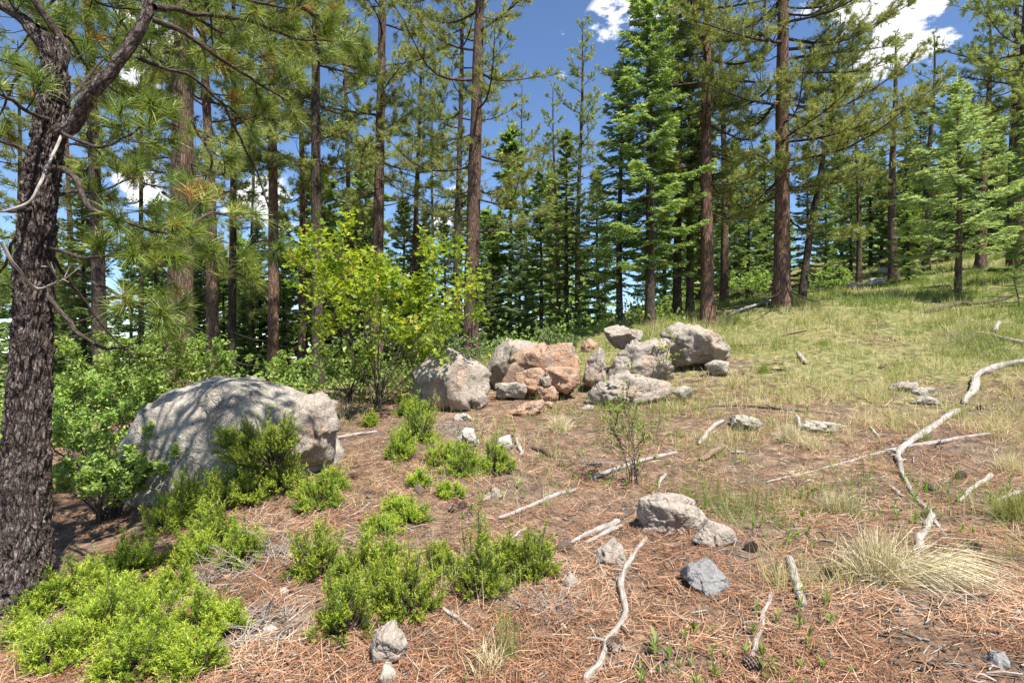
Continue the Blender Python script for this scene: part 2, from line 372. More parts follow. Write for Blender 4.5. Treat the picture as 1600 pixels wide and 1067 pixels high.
# ------------------------------------------------------------------ ground sheet
def build_ground():
    n = 215; s = np.linspace(-1, 1, n); a = 7.0
    gx = np.sinh(s * a) / np.sinh(a) * 420 + .3; gy = np.sinh(s * a) / np.sinh(a) * 420 + 4.2
    X, Y = np.meshgrid(gx, gy); Z = zg(X, Y)
    i = np.arange(n - 1)[:, None]; j = np.arange(n - 1)[None]
    q = np.stack([i * n + j, i * n + j + 1, (i + 1) * n + j + 1, (i + 1) * n + j], -1).reshape(-1, 4)
    mb = MB(); mb.add(np.stack([X, Y, Z], -1), q, grassiness(X, Y).ravel(), None, 0, True)
    tag(link('ground', mb.mesh('ground', M['ground'])), 'sloping forest floor of brown needles rising to a grassy meadow', 'ground', None, 'structure')
build_ground()

# ------------------------------------------------------------------ rocks
def ico(sub):
    bm = bmesh.new(); bmesh.ops.create_icosphere(bm, subdivisions=sub, radius=1)
    V = np.array([v.co[:] for v in bm.verts]); Fc = np.array([[v.index for v in f.verts] for f in bm.faces]); bm.free(); return V, Fc
ICO = {k: ico(k) for k in (3, 4, 5, 6)}
RS = [0]
def rock(name, outline, y, depth, label, m, group=None, sub=5, p=80, rough=.045, frac=.045, front=.66, cuts=(), shift=(0, 0), extra=(), cat='rock', tilt=0.0, name_seed=None):
    """a solid stone: outline = its silhouette points (picture points at distance y), depth in metres"""
    RS[0] += 1; rg = np.random.default_rng(100 + RS[0] if name_seed is None else name_seed)
    O = np.array([px(u, v, y) for u, v in outline]); c = O.mean(0)
    P = list(O)
    for sgn, k in ((-1, front), (1, front)):
        for o in (O if len(O) < 5 else O[rg.integers(0, 2)::2]):
            q = c + (o - c) * (k + rg.uniform(-.1, .1)); q[1] = c[1] + sgn * depth * .5 * rg.uniform(.8, 1.1)
            q[0] += shift[0] * depth * (-sgn); q[2] += (shift[1] + tilt) * depth * (-sgn) * .5
            P.append(q)
    for (u, v, dy) in extra: P.append(px(u, v, y + dy))
    bm = bmesh.new()
    for q in P: bm.verts.new(q - c)
    r = bmesh.ops.convex_hull(bm, input=bm.verts); bm.normal_update()
    pl = {}
    for f in bm.faces:
        nn = np.array(f.normal[:]); d = float(nn @ np.array(f.verts[0].co[:]))
        if d < 0: nn, d = -nn, -d
        key = tuple(np.round(nn, 1)); pl.setdefault(key, []).append((nn, max(d, .02), f.calc_area()))
    bm.free()
    Np = np.array([max(v, key=lambda q: q[2])[0] for v in pl.values()]); Dp = np.array([max(v, key=lambda q: q[2])[1] for v in pl.values()])
    hullP = np.array(P) - c
    for nx, ny, nz, fr in cuts:
        dd = nrm(np.array([nx, ny, nz], float)); Np = np.vstack([Np, dd]); Dp = np.append(Dp, float((hullP @ dd).max()) * fr)
    for q in range(10):      # broken corners
        dd = nrm(rg.normal(size=3) * np.array([.5, .4, .4]) + np.array([0, -1.0, .1])); sup = float((hullP @ dd).max())
        Np = np.vstack([Np, dd]); Dp = np.append(Dp, sup * rg.uniform(.72, .93))
    V, Fc = ICO[sub]
    ext = O.max(0) - O.min(0); sx = np.array([max(ext[0], .02), max(depth, .02), max(ext[2], .02)]) * .5
    dirs = nrm(V * sx)
    s = np.maximum(dirs @ Np.T / np.maximum(Dp, .01), 1e-4); rr = (s ** p).sum(1) ** (-1 / p)
    W = dirs * rr[:, None]
    size = float(np.mean(ext[[0, 2]])); ns = 16 if frac > .02 else 22; sd = nrm(rg.normal(size=(ns, 3))) ; uw = nrm(W) + .1 * np.stack([fbm(nrm(W) * 3 + j * 7, 3) for j in range(3)], -1)
    cid = (uw @ sd.T).argmax(1); W = W + nrm(W) * (frac * size * (rg.uniform(-1, .6, ns)[cid] + 1.6 * ((uw - sd[cid]) * rg.normal(0, .8, (ns, 3))[cid]).sum(1)))[:, None]
    size = float(np.mean(ext[[0, 2]])); off = rg.uniform(0, 50, 3)
    nz = .6 * fbm(W / size * 4.5 + off, 5, .6); rd = 1 - np.abs(fbm(W / size * 3.1 + off + 9, 3)); st = fbm(W / size * np.array([1.2, 1.2, 5]) + off, 3)
    W = W + nrm(W) * (rough * size * (nz * .7 - np.maximum(rd - .82, 0) * 2.4 + st * .3 + .45 * np.floor(3.2 * fbm(W / size * 2.0 + off + 40, 2)) / 3.2))[:, None]
    for ax in (0, 2):      # keep the stone's measured width and height
        lo, hi = W[:, ax].min(), W[:, ax].max(); a0, a1 = (O[:, ax] - c[ax]).min(), (O[:, ax] - c[ax]).max()
        W[:, ax] = a0 + (W[:, ax] - lo) / (hi - lo) * (a1 - a0)
    mb = MB(); mb.add(W, Fc, .5, None, 0, True)
    o = link(name, mb.mesh(name, M[m])); o.location = c
    return tag(o, label, cat, group)

rock('boulder', [(208,705),(222,655),(262,612),(330,586),(405,589),(470,611),(512,650),(532,700),(505,770),(300,815),(222,790)], 6.15, 1.7, 'huge rounded grey boulder dappled with shade beside the flaky pine', 'rock_grey', sub=6, rough=.035, frac=.012, p=18, front=.74)
rock('boulder', [(452,650),(478,613),(505,618),(526,638),(533,672),(530,725),(470,738)], 5.95, .9, 'narrow slab split off the right end of the huge shaded boulder', 'rock_pink', rough=.05, cuts=[(.5,-.6,.6,.75),(.8,-.5,.1,.8)])
G = 'rocks of the red and grey rock pile'
rock('boulder', [(638,640),(645,578),(670,545),(704,542),(748,562),(768,592),(764,612),(735,640),(690,652)], 9.0, 1.0, 'large grey pointed boulder at the left end of the rock pile', 'rock_pink', G, rough=.03, cuts=[(-.3,-.85,.45,.62),(.75,-.6,.3,.66),(-.75,.1,.65,.8),(.45,0,.9,.82)])
rock('boulder', [(755,590),(772,548),(798,528),(828,531),(856,552),(858,610),(770,615)], 10.3, .9, 'pale grey domed boulder behind the broken red slab', 'rock_pink', G, rough=.03, cuts=[(-.5,-.8,.4,.7),(.2,-.5,.9,.8)])
rock('boulder', [(783,598),(800,562),(832,539),(872,534),(906,546),(907,582),(890,604),(802,622)], 9.75, .8, 'big broken red slab with a flat pale top on the rock pile', 'rock_red', G, rough=.028, front=.85, cuts=[(-.12,-.15,1,.72),(-.25,-1,-.12,.6),(.9,-.5,.1,.8)])
rock('rock', [(804,582),(838,574),(853,588),(836,614),(816,610)], 9.25, .35, 'wedge-shaped red rock leaning under the big red slab', 'rock_red', G, front=.8, cuts=[(-.2,-1,.2,.6),(.1,0,1,.8),(-.5,-.4,-.7,.7)])
rock('rock', [(848,579),(872,572),(898,573),(907,598),(888,616),(862,606)], 9.3, .4, 'blocky red rock at the right end under the big red slab', 'rock_red', G, front=.8, cuts=[(-.3,-1,.1,.65),(.6,-.8,0,.7),(0,.1,1,.85)])
rock('rock', [(843,590),(858,586),(862,602),(848,606)], 9.15, .2, 'small pale pink rock wedged between the two red rocks', 'rock_pink', G, sub=4)
rock('rock', [(834,606),(852,598),(872,604),(873,626),(838,628)], 9.2, .3, 'squat red rock at the foot of the two leaning red rocks', 'rock_red', G, sub=4)
rock('rock', [(770,599),(808,596),(826,602),(820,624),(776,623)], 9.2, .4, 'flat grey slab lying between the pointed boulder and red rocks', 'rock_grey', G, sub=4)
rock('rock', [(788,650),(815,633),(846,624),(852,630),(832,654)], 8.35, .4, 'low red rock with slanting face in front of the pile', 'rock_red', G, front=.75)
rock('rock', [(780,648),(798,644),(812,652),(800,658)], 8.3, .2, 'little flat red chip touching the low slanting red rock', 'rock_red', G, sub=4)
rock('rock', [(734,626),(742,612),(756,611),(763,628),(750,640),(738,640)], 8.75, .25, 'small grey angular rock at the foot of the pointed boulder', 'rock_pink', G, sub=4)
rock('rock', [(707,655),(716,645),(732,645),(740,655),(724,662)], 8.1, .2, 'tiny pale stone on the needles below the pointed boulder', 'rock_white', G, sub=4)
rock('rock', [(848,634),(856,626),(866,630),(864,638),(852,640)], 8.7, .12, 'tiny round red pebble right of the low slanting red rock', 'rock_red', G, sub=3)
rock('boulder', [(910,592),(922,562),(938,542),(950,556),(950,592),(930,614)], 9.7, .5, 'upright grey rock leaning at the left of the grey heap', 'rock_pink', G, rough=.06, cuts=[(-.5,-.9,.2,.6),(.8,-.5,.2,.7)])
rock('boulder', [(943,522),(948,512),(968,507),(1006,516),(1004,532),(985,549),(960,540)], 10.3, .6, 'tilted pale slab perched on top of the grey heap', 'rock_pink', G, rough=.05, cuts=[(-.2,-.6,.9,.6),(0,-.8,-.6,.6)])
rock('boulder', [(942,590),(952,560),(990,535),(1035,527),(1056,548),(1048,586),(990,608)], 9.75, .8, 'broad grey rock in the middle of the grey heap', 'rock_pink', G, rough=.06, cuts=[(-.45,-.7,.6,.65),(.5,-.9,.2,.65)])
rock('boulder', [(1030,575),(1034,520),(1060,505),(1092,503),(1112,514),(1122,530),(1136,541),(1130,572),(1092,578)], 10.5, 1.0, 'knobbly large grey boulder at the right end of the heap', 'rock_pink', G, rough=.085)
rock('boulder', [(912,632),(922,596),(958,578),(1004,580),(1042,590),(1056,606),(1000,626),(940,640)], 8.95, .7, 'low mossy grey boulder at the front of the grey heap', 'rock_pink', G, rough=.07, cuts=[(-.2,-.7,.7,.6),(.4,-.9,.1,.6)])
rock('rock', [(1050,612),(1062,602),(1080,604),(1082,620),(1060,627)], 8.9, .25, 'small grey stone beside the low mossy boulder', 'rock_grey', G, sub=4)
rock('rock', [(1100,574),(1118,562),(1140,566),(1136,586),(1112,590)], 9.9, .3, 'small grey stone at the foot of the knobbly boulder', 'rock_grey', G, sub=4)
def grock(name, outline, depth, label, m, ground_v=None, group='loose stones on the needle floor', **kw):
    us = [p[0] for p in outline]; vs = [p[1] for p in outline]
    h = hit(sum(us) / len(us), (max(vs) - .15 * (max(vs) - min(vs))) if ground_v is None else ground_v)
    y = h[1] + depth * .15
    return rock(name, outline, y, depth, label, m, group, **kw)
grock('rock', [(907,545),(912,533),(924,529),(934,538),(928,554),(912,555)], .3, 'small round reddish rock on the ridge between both rock heaps', 'rock_red', 551, G, sub=4)
grock('rock', [(994,806),(1002,778),(1034,769),(1075,781),(1106,806),(1102,834),(1050,846),(1004,840)], .34, 'large beige rock undercut at its base in the foreground', 'rock_pink', 832, sub=6, rough=.04, cuts=[(-.1,-.5,.9,.8),(-.5,-.9,-.1,.6),(.6,-.4,.7,.8),(.2,-1,-.3,.66)])
grock('rock', [(1080,846),(1108,812),(1140,827),(1158,852),(1122,870)], .26, 'flat sloping beige rock against the large undercut rock', 'rock_pink', 850)
grock('rock', [(1068,905),(1074,880),(1112,877),(1139,905),(1128,934),(1090,936)], .25, 'flat bluish grey stone with pale lichen spots', 'rock_dark', 922, front=.9, cuts=[(-.15,-.75,.65,.45)])
grock('rock', [(577,1014),(590,984),(613,969),(638,1008),(628,1040),(590,1042)], .2, 'upright speckled grey rock beside the front juniper', 'rock_pink', 1034)
grock('rock', [(588,1060),(600,1038),(620,1048),(618,1076),(592,1080)], .13, 'small grey stone below the upright speckled rock', 'rock_grey', 1068, sub=4)
grock('rock', [(713,694),(720,668),(740,668),(749,690),(736,704)], .22, 'pale angular white stone behind the middle juniper', 'rock_white', 699)
grock('rock', [(772,700),(780,684),(797,679),(802,700),(786,708)], .2, 'grey stone just right of the pale angular white stone', 'rock_white', 702, sub=4)
grock('rock', [(748,777),(775,762),(790,768),(776,783)], .3, 'flat buried grey stone below the middle juniper', 'rock_pink', 776, sub=4)
grock('rock', [(920,884),(942,855),(972,848),(976,868),(955,892)], .35, 'flat buried pinkish stone between the split log and curved branch', 'rock_pink', 880)
grock('rock', [(876,908),(890,896),(906,908),(896,920)], .14, 'small pinkish stone at the right tip of the front juniper', 'rock_pink', 912, sub=4)
grock('rock', [(1143,668),(1148,652),(1180,649),(1196,666),(1170,680)], .35, 'mossy dark rock behind the dry grass tussock', 'rock_grey', 672, rough=.08)
grock('rock', [(1246,668),(1268,656),(1298,657),(1322,664),(1308,678),(1262,678)], .35, 'low grey rock half hidden in grass right of the mossy rock', 'rock_grey', 673, rough=.08)
grock('rock', [(1392,608),(1412,595),(1434,598),(1430,616),(1404,618)], .35, 'largest of three pale stones on the meadow slope', 'rock_pink', 612)
grock('rock', [(1424,617),(1436,604),(1458,606),(1460,618),(1440,624)], .3, 'upper right of three pale stones on the meadow slope', 'rock_grey', 616, sub=4)
grock('rock', [(1422,630),(1444,618),(1468,624),(1468,634),(1436,638)], .3, 'lower flat one of three pale stones on the meadow slope', 'rock_grey', 632, sub=4)
grock('rock', [(1542,1040),(1550,1022),(1570,1018),(1578,1042),(1560,1050)], .12, 'small grey stone near the lower right dry grass', 'rock_dark', 1042, sub=4)
grock('rock', [(484,706),(512,696),(538,704),(524,716),(494,716)], .3, 'flat pinkish stone at the foot of the split slab', 'rock_pink', 711, sub=4)
grock('rock', [(905,640),(920,632),(932,640),(920,646)], .15, 'small grey stone below the mossy boulder in dry grass', 'rock_grey', 642, sub=3)
grock('rock', [(1352,446),(1362,435),(1376,433),(1388,445),(1370,450)], .6, 'white boulder far off among the trees on the meadow', 'rock_white', 447, sub=4, group='far boulders among the trees')
grock('rock', [(1280,452),(1294,444),(1308,450),(1296,456)], .6, 'low pale boulder far off left of the white one', 'rock_white', 454, sub=4, group='far boulders among the trees')
grock('rock', [(1318,450),(1330,441),(1346,446),(1338,454)], .6, 'grey boulder far off between two pale ones', 'rock_grey', 452, sub=4, group='far boulders among the trees')
grock('rock', [(1362,426),(1380,418),(1402,424),(1392,434)], .8, 'dark grey outcrop far off just behind the white boulder', 'rock_grey', 431, sub=4, group='far boulders among the trees')
grock('rock', [(436,925),(444,918),(452,926),(444,932)], .06, 'small pale pebble on needles left of the front juniper', 'rock_white', 928, sub=3)
grock('rock', [(408,985),(420,975),(434,982),(424,994)], .08, 'pale pebble among dry twigs by the left juniper', 'rock_white', 988, sub=3)

# ------------------------------------------------------------------ dead branches and logs
LS = [0]
def log(name, path, wpx, label, m='wood', group='dead wood lying on the ground', lift=.36, side=(), cat='branch', sides=12, taper=None):
    LS[0] += 1; rg = np.random.default_rng(500 + LS[0])
    H = np.array([hit(u, v) for u, v in path]); w = np.broadcast_to(np.array(wpx, float), (len(path),))
    R = w * .37 / F * H[:, 1]; H[:, 2] += R * (lift * 2 - .0)
    c = H[0].copy(); n = max(24, 10 * len(path)); P = spline(H, n); Rr = np.interp(np.linspace(0, 1, n), np.linspace(0, 1, len(path)), R)
    Rr = Rr * (1 + .17 * fbm(np.stack([np.linspace(0, 14, n), np.full(n, LS[0] * 3.1), np.zeros(n)], -1), 3))
    Rr[-1] *= .55; Rr[0] *= .8
    tt = np.linspace(0, 1.5 + len(path) * .8, n); P = P + np.stack([fbm(np.stack([tt, np.full(n, LS[0] * 1.7 + j), np.zeros(n)], -1), 3) for j in range(3)], -1) * np.array([1, .8, .2]) * R.mean() * .75
    f = lambda co: Rr.mean() * .24 * fbm(co * np.array([60, 60, 7.]) / max(Rr.mean() / .02, .6), 3)[0:1]
    mb = MB(); tubes(mb, P - c, Rr, sides, cap=True, bump=f)
    if len(path) > 3: side = list(side) + [(rg.uniform(.25, .75), rg.choice([-1, 1]) * rg.uniform(.6, 1.2), rg.uniform(.05, .12)) for q in range(4)]
    for k, ang, ln in side:
        q = P[int(k * (n - 1))] - c; rr = Rr[int(k * (n - 1))]; d = P[min(n - 1, int(k * (n - 1)) + 1)] - P[int(k * (n - 1)) - 1]; a = math.atan2(d[1], d[0]) + ang
        S = np.array([q + np.array([math.cos(a), math.sin(a), .12]) * ln * t + np.array([0, 0, .1 * ln]) * math.sin(t * 3) for t in np.linspace(0, 1, 7)])
        tubes(mb, S, np.linspace(rr * .5, rr * .15, 7), 7, cap=True)
    o = link(name, mb.mesh(name, M[m])); o.location = c
    return tag(o, label, cat, group)
log('dead_branch', [(1625,572),(1595,571),(1560,577),(1532,588),(1521,612),(1508,634)], [15,16,15,15,14,12], 'thick silvery curved branch at the right edge of the meadow slope')
log('dead_branch', [(1496,645),(1472,660),(1440,682),(1412,702),(1404,718),(1412,748),(1440,790),(1470,830),(1502,868)], [14,14,14,14,12,10,8,6,4], 'long grey branch bending downhill to a thin twig end', side=[(.45, -.9, .16), (.62, .8, .2), (.55, 2.4, .1)])
log('dead_branch', [(1548,680),(1480,690),(1400,704),(1320,725),(1198,756)], [7,8,8,7,4], 'long thin pale branch lying across the slope under the bent one', side=[(.3, .7, .2)])
log('dead_branch', [(1009,842),(986,878),(972,918),(977,962),(952,1004),(938,1035),(918,1070)], [9,11,13,14,13,15,17], 'white curved branch in the front centre running to the bottom edge', sides=16)
log('dead_branch', [(1234,872),(1242,905),(1254,950)], [13,19,17], 'short rotten grey log chunk with dark lower end', side=[], sides=16)
log('dead_branch', [(1210,924),(1196,958),(1184,1000),(1172,1045)], [9,11,10,12], 'pale straight stick below the rotten log chunk')
log('dead_branch', [(901,767),(872,776),(842,788),(812,800),(778,812)], [8,10,10,9,6], 'pale stick lying alone in the middle of the needles')
log('dead_branch', [(1058,709),(1000,723),(960,736),(924,751)], [8,8,9,7], 'pale stick passing behind the thin-stemmed sapling')
log('dead_branch', [(968,816),(935,832),(892,852)], [12,14,8], 'upper half of a split grey log left of the large beige rock', 'wood')
log('dead_branch', [(970,824),(944,838),(915,850)], [9,12,7], 'lower half of a split grey log left of the large beige rock', 'wood')
log('dead_branch', [(995,797),(984,804),(968,815)], [6,8,8], 'dark short stub between split log and large beige rock', 'wood_dark')
log('dead_branch', [(590,676),(548,684),(505,692),(450,708),(412,722),(384,736)], [7,8,8,9,10,9], 'grey branch lying along the foot of the huge boulder', side=[(.3, .8, .25), (.5, -.7, .2), (.7, .8, .18)], lift=.5)
log('dead_branch', [(1451,798),(1446,825),(1438,860)], [15,14,17], 'short white log chunk with a dark band', 'wood')
log('dead_branch', [(1552,744),(1528,760),(1500,786)], [10,10,7], 'pale stick at the right below the long thin branch')
log('dead_branch', [(1596,770),(1575,778),(1556,786)], [8,9,7], 'pale short stick at the right edge by green grass')
log('dead_branch', [(1128,659),(1108,676),(1090,696)], [8,10,8], 'pale knotty stick left of the mossy dark rock')
log('dead_branch', [(1308,650),(1240,643),(1170,636),(1120,636),(1082,641)], [4,5,4,4,3], 'thin dark twig lying level below the grey heap', 'wood_dark', side=[(.35, 1.0, .3)])
log('dead_branch', [(1092,722),(1112,712),(1132,700)], [13,15,12], 'flat brown bark piece near the thin-stemmed sapling', 'wood_brown')
log('dead_branch', [(1625,542),(1590,536),(1560,530),(1541,524)], [8,9,9,8], 'grey log at the right edge of the upper meadow', side=[(.9, 1.4, .25)])
log('dead_branch', [(1552,524),(1556,518),(1562,508)], [9,9,7], 'stubby pale broken branch end on the upper right log', lift=1.0)
log('dead_branch', [(1197,476),(1165,486),(1130,498)], [7,8,6], 'fallen grey log at the foot of the thickest pine', lift=.5)
log('dead_branch', [(1215,472),(1180,482),(1150,492)], [5,5,4], 'thin pale pole lying over the fallen grey log', lift=1.3)
log('dead_branch', [(1142,541),(1170,540),(1202,539)], [5,6,4], 'weathered stick in grass right of the knobbly boulder', 'wood_brown')
log('dead_branch', [(1218,526),(1240,521),(1262,517)], [4,5,4], 'greenish stick in the meadow grass below the thickest pine', 'wood_brown')
log('dead_branch', [(1248,552),(1252,560),(1258,570)], [7,9,8], 'white wood chip standing out in the meadow', 'wood')
log('dead_branch', [(1198,570),(1212,569),(1226,570)], [4,6,4], 'pinkish wood chip in the meadow left of the white chip', 'wood_brown')
log('dead_branch', [(1206,578),(1220,579),(1234,580)], [4,5,4], 'dark wood chip just below the pinkish chip', 'wood_dark')
log('dead_branch', [(1372,577),(1388,573),(1402,570)], [7,8,6], 'dark brown bark chunk in the meadow above three pale stones', 'wood_dark')
log('dead_branch', [(1448,492),(1470,486),(1496,480),(1520,480)], [9,11,11,8], 'dark rotten log under the pale green fir', 'wood_dark', lift=.36)
log('dead_branch', [(1518,478),(1550,474),(1584,468)], [7,8,7], 'dark log continuing right from under the pale green fir', 'wood_dark')
log('dead_branch', [(808,686),(812,700),(816,714)], [7,9,8], 'grey short stick right of the middle juniper', 'wood')
log('dead_branch', [(834,702),(850,708),(868,717)], [9,11,8], 'dark bark chunk right of the middle juniper', 'wood_dark')
log('dead_branch', [(690,952),(712,968),(738,988)], [7,9,8], 'dark grey stick sticking out under the front juniper', 'wood')
log('dead_branch', [(540,810),(562,800),(578,786)], [3,4,3], 'thin white twig curving on the needles left of centre', 'wood')
log('dead_branch', [(866,972),(876,976),(884,985)], [7,8,6], 'small pale wood chip right of the tall grass sprig', 'wood')
log('dead_branch', [(1392,760),(1400,770),(1412,778)], [6,8,6], 'small pale wood chip beside the bent branch', 'wood')
log('dead_branch', [(1142,709),(1152,708),(1164,707)], [6,7,5], 'small white wood chip right of the brown bark piece', 'wood')
log('dead_branch', [(1244,655),(1248,664),(1252,673)], [6,7,5], 'small white chip on the low grey rock', 'wood', lift=1.5)
log('dead_branch', [(1360,668),(1366,676),(1372,684)], [5,6,4], 'small white chip above the long thin pale branch', 'wood')
log('dead_branch', [(800,842),(812,834),(824,826)], [5,6,5], 'small pale stick behind the front juniper', 'wood')
log('dead_branch', [(860,888),(870,894),(880,902)], [8,9,7], 'short grey stick at the right tip of the front juniper', 'wood_brown')
log('dead_branch', [(1040,742),(1034,752),(1028,764)], [7,8,6], 'short pale chunk above the large beige rock', 'wood')
log('dead_branch', [(724,1005),(740,1020),(752,1040)], [6,8,7], 'brown stick at the foot of the tall grass sprig', 'wood_brown')

# ------------------------------------------------------------------ tree building
def tufts(mb, T, A, k, L, W, rng, mi=0, spread=1.25, tint=None, seg=1, droop=.08, back=.9):
    """needle brushes: T tips (n,3), A axes"""
    n = len(T); A = nrm(A); Ar = np.repeat(A, k, 0); Tr = np.repeat(T, k, 0)
    pr = nrm(cr(Ar, rng.normal(size=(n * k, 3)))); th = (rng.uniform(.05, 1, n * k) ** .7) * spread
    D = nrm(Ar * np.cos(th)[:, None] + pr * np.sin(th)[:, None])
    base = Tr - Ar * (rng.uniform(0, back, n * k) * L)[:, None]
    b = rng.uniform(.1, .85, n) if tint is None else tint
    t = np.clip(np.repeat(b, k) + rng.normal(0, .13, n * k), 0, .97)
    dead = rng.uniform(size=n) < .03; t[np.repeat(dead, k)] = 1.0
    blades(mb, base, D, L * rng.uniform(.7, 1.1, n * k) * np.repeat(rng.uniform(.75, 1.2, n), k), W, rng, t, mi, droop, seg)

def limb_twigs(P, R, rng, start, per_m, tw, up=.25, sub=3, flat=.5):
    """side twigs of a limb: returns twig tubes (list of (4,3) points, radii) and brush tips with axes"""
    n = len(P); seg = np.linalg.norm(np.diff(P, axis=0), axis=1); Ls = seg.sum(); cnt = max(2, int(Ls * (1 - start) * per_m))
    tubesP, tubesR, T, A = [], [], [], []
    for q in range(cnt):
        t = start + (1 - start) * (q + rng.uniform(0, 1)) / cnt; k = min(n - 2, int(t * (n - 1)))
        b = P[k] + (P[k + 1] - P[k]) * rng.uniform(); d = P[k + 1] - P[k]; d = d / (np.linalg.norm(d) + 1e-9)
        sd = np.cross(d, [0, 0, 1.0]); sd /= np.linalg.norm(sd) + 1e-9
        s = 1 if q % 2 else -1
        ax = d * rng.uniform(.5, 1.0) + sd * s * rng.uniform(.4, 1.0) + np.array([0, 0, rng.uniform(-flat, flat) + up]); ax /= np.linalg.norm(ax)
        ln = tw * rng.uniform(.55, 1.25) * (1.05 - .55 * t)
        e = b + ax * ln + np.array([0, 0, up * ln * .5]); mid = b + ax * ln * .5 - np.array([0, 0, ln * .03])
        tubesP.append([b, mid, e]); tubesR.append([max(R[k] * .35, .004), max(R[k] * .22, .003), .0025])
        T.append(e); A.append(e - mid)
        for z in range(sub):
            f = rng.uniform(.3, .95); bb = b + (e - b) * f
            a2 = ax + rng.normal(0, .6, 3) + np.array([0, 0, up]); a2 /= np.linalg.norm(a2); l2 = ln * rng.uniform(.25, .5)
            ee = bb + a2 * l2; tubesP.append([bb, (bb + ee) / 2, ee]); tubesR.append([.0035, .003, .002]); T.append(ee); A.append(a2)
    T.append(P[-1]); A.append(P[-1] - P[-2])
    return np.array(tubesP), np.array(tubesR), np.array(T), np.array(A)

def trunk_path(H, lean, rng, wob=.12, m=26):
    t = np.linspace(0, 1, m); z = t * H
    a = rng.uniform(0, 6, 4)
    x = lean[0] * z + wob * (np.sin(t * 4 + a[0]) - np.sin(a[0])) * t ** .5; y = lean[1] * z + wob * (np.sin(t * 5 + a[1]) - np.sin(a[1])) * t ** .5
    return np.stack([x, y, z - .25 * (t == 0)], 1)
def trunk_r(R0, m=26, p=.75):
    t = np.linspace(0, 1, m); r = R0 * (1 - t * .97) ** p
    r[0] *= 1.45; r[1] *= 1.06; return r

def pine_template(seed, H=14.0, R0=.2, cb=.3, ml=2.3, nb=34, short=14, k=17, nl=.14, nw=.0128, lean=(0, 0), tw=.6, per_m=11, sub=5, bark='bark', dead=6, wob=.12, top=.55, merge=False, density=1.0, bias=None, elev=(.0, .7)):
    rng = np.random.default_rng(seed); P = trunk_path(H, lean, rng, wob); Rt = trunk_r(R0)
    tb = MB(); tubes(tb, P, Rt, 14, bump=lambda co: R0 * .06 * fbm(co * np.array([14, 14, 4.]), 3))
    branches = []; cm = MB(); TT, AA, TI = [], [], []
    zz = P[:, 2]
    def at_h(h): return np.array([np.interp(h, zz, P[:, 0]), np.interp(h, zz, P[:, 1]), h]), float(np.interp(h, zz, Rt))
    az = rng.uniform(0, 6.28)
    for b in range(nb + dead + short):
        isdead = nb <= b < nb + dead; isshort = b >= nb + dead
        t = rng.uniform(-.55, .1) if isdead else rng.uniform(.0, .8) if isshort else (b + rng.uniform(0, .8)) / nb
        h = H * (cb + (1 - cb) * min(max(t, -cb * .8 / (1 - cb)), .985)); c, r = at_h(h); az += 2.4 + rng.normal(0, .4)
        sh = (min(1, .55 + 1.6 * t) * (1 - max(t, 0) ** 1.7 * (1 - .12)) if not isdead else rng.uniform(.25, .55))
        L = ml * sh * rng.uniform(.65, 1.15) if not isshort else rng.uniform(.5, 1.1)
        el = elev[0] + (elev[1] - elev[0]) * max(t, 0) + rng.normal(0, .14) - (.15 if isdead else 0)
        a = az
        if bias is not None and rng.uniform() < bias[1]: a = bias[0] + rng.normal(0, .7)
        d = np.array([math.cos(a) * math.cos(el), math.sin(a) * math.cos(el), math.sin(el)])
        s = np.linspace(0, 1, 9); up = rng.uniform(.0, .2) * L; sag = rng.uniform(.02, .14) * L
        sd = np.array([-math.sin(a), math.cos(a), 0]); w1 = rng.uniform(-.14, .14) * L
        B = c + d * (s * L)[:, None] + np.array([0, 0, 1]) * (up * s ** 2.4 - sag * np.sin(s * 3.1))[:, None] + sd * (w1 * np.sin(s * rng.uniform(2.5, 5)))[:, None]
        rb = min(r * .5, .009 + .0095 * L); Rb = rb * (1 - s * .85)
        bm_ = MB(); tubes(bm_, B, Rb, 6)
        if not isdead:
            tp, tr, T, A = limb_twigs(B, Rb, rng, .16, per_m * density, tw * (.6 + .4 * min(1, L / ml)), .22, sub)
            ix = np.sort(np.concatenate([np.arange(0, len(tp), sub + 1), np.arange(1, len(tp), sub + 1)])); tubes(bm_, tp[ix][:, ::2], tr[ix][:, ::2] * 1.3, 3); keep = rng.uniform(size=len(T)) < .93
            TT.append(T[keep]); AA.append(A[keep]); TI.append(np.clip(rng.normal(.38 + .28 * rng.uniform(), .16, keep.sum()), .02, .95))
        else:
            tp, tr, _, _ = limb_twigs(B, Rb, rng, .3, 3.0, tw * .7, .0, 1); tubes(bm_, tp, tr, 3)
        branches.append((bm_, isdead or isshort))
    TT, AA, TI = np.concatenate(TT), np.concatenate(AA), np.concatenate(TI)
    tufts(cm, TT, AA + np.array([0, 0, .15]) * np.linalg.norm(AA, axis=1, keepdims=True), k, nl, nw, rng, 0, 1.3, TI)
    if merge:
        for bm_, _ in branches:
            for V, (Fc, mi, g), t_, c_ in zip(bm_.v, bm_.f, bm_.t, bm_.c): pass
        off = 0
        for bm_, _ in branches:
            base = tb.n
            tb.v += bm_.v; tb.t += bm_.t; tb.c += bm_.c; tb.f += [(f + base, 0, g) for f, _, g in bm_.f]; tb.n += bm_.n
        bl = []
    else:
        bl = [b.mesh('branch', M['twig'] if d else M['bark_dark']) for b, d in branches]
    return dict(trunk=tb.mesh('trunk', M[bark]), branch=bl, crown=cm.mesh('crown', M['pine']), H=H, R0=R0)

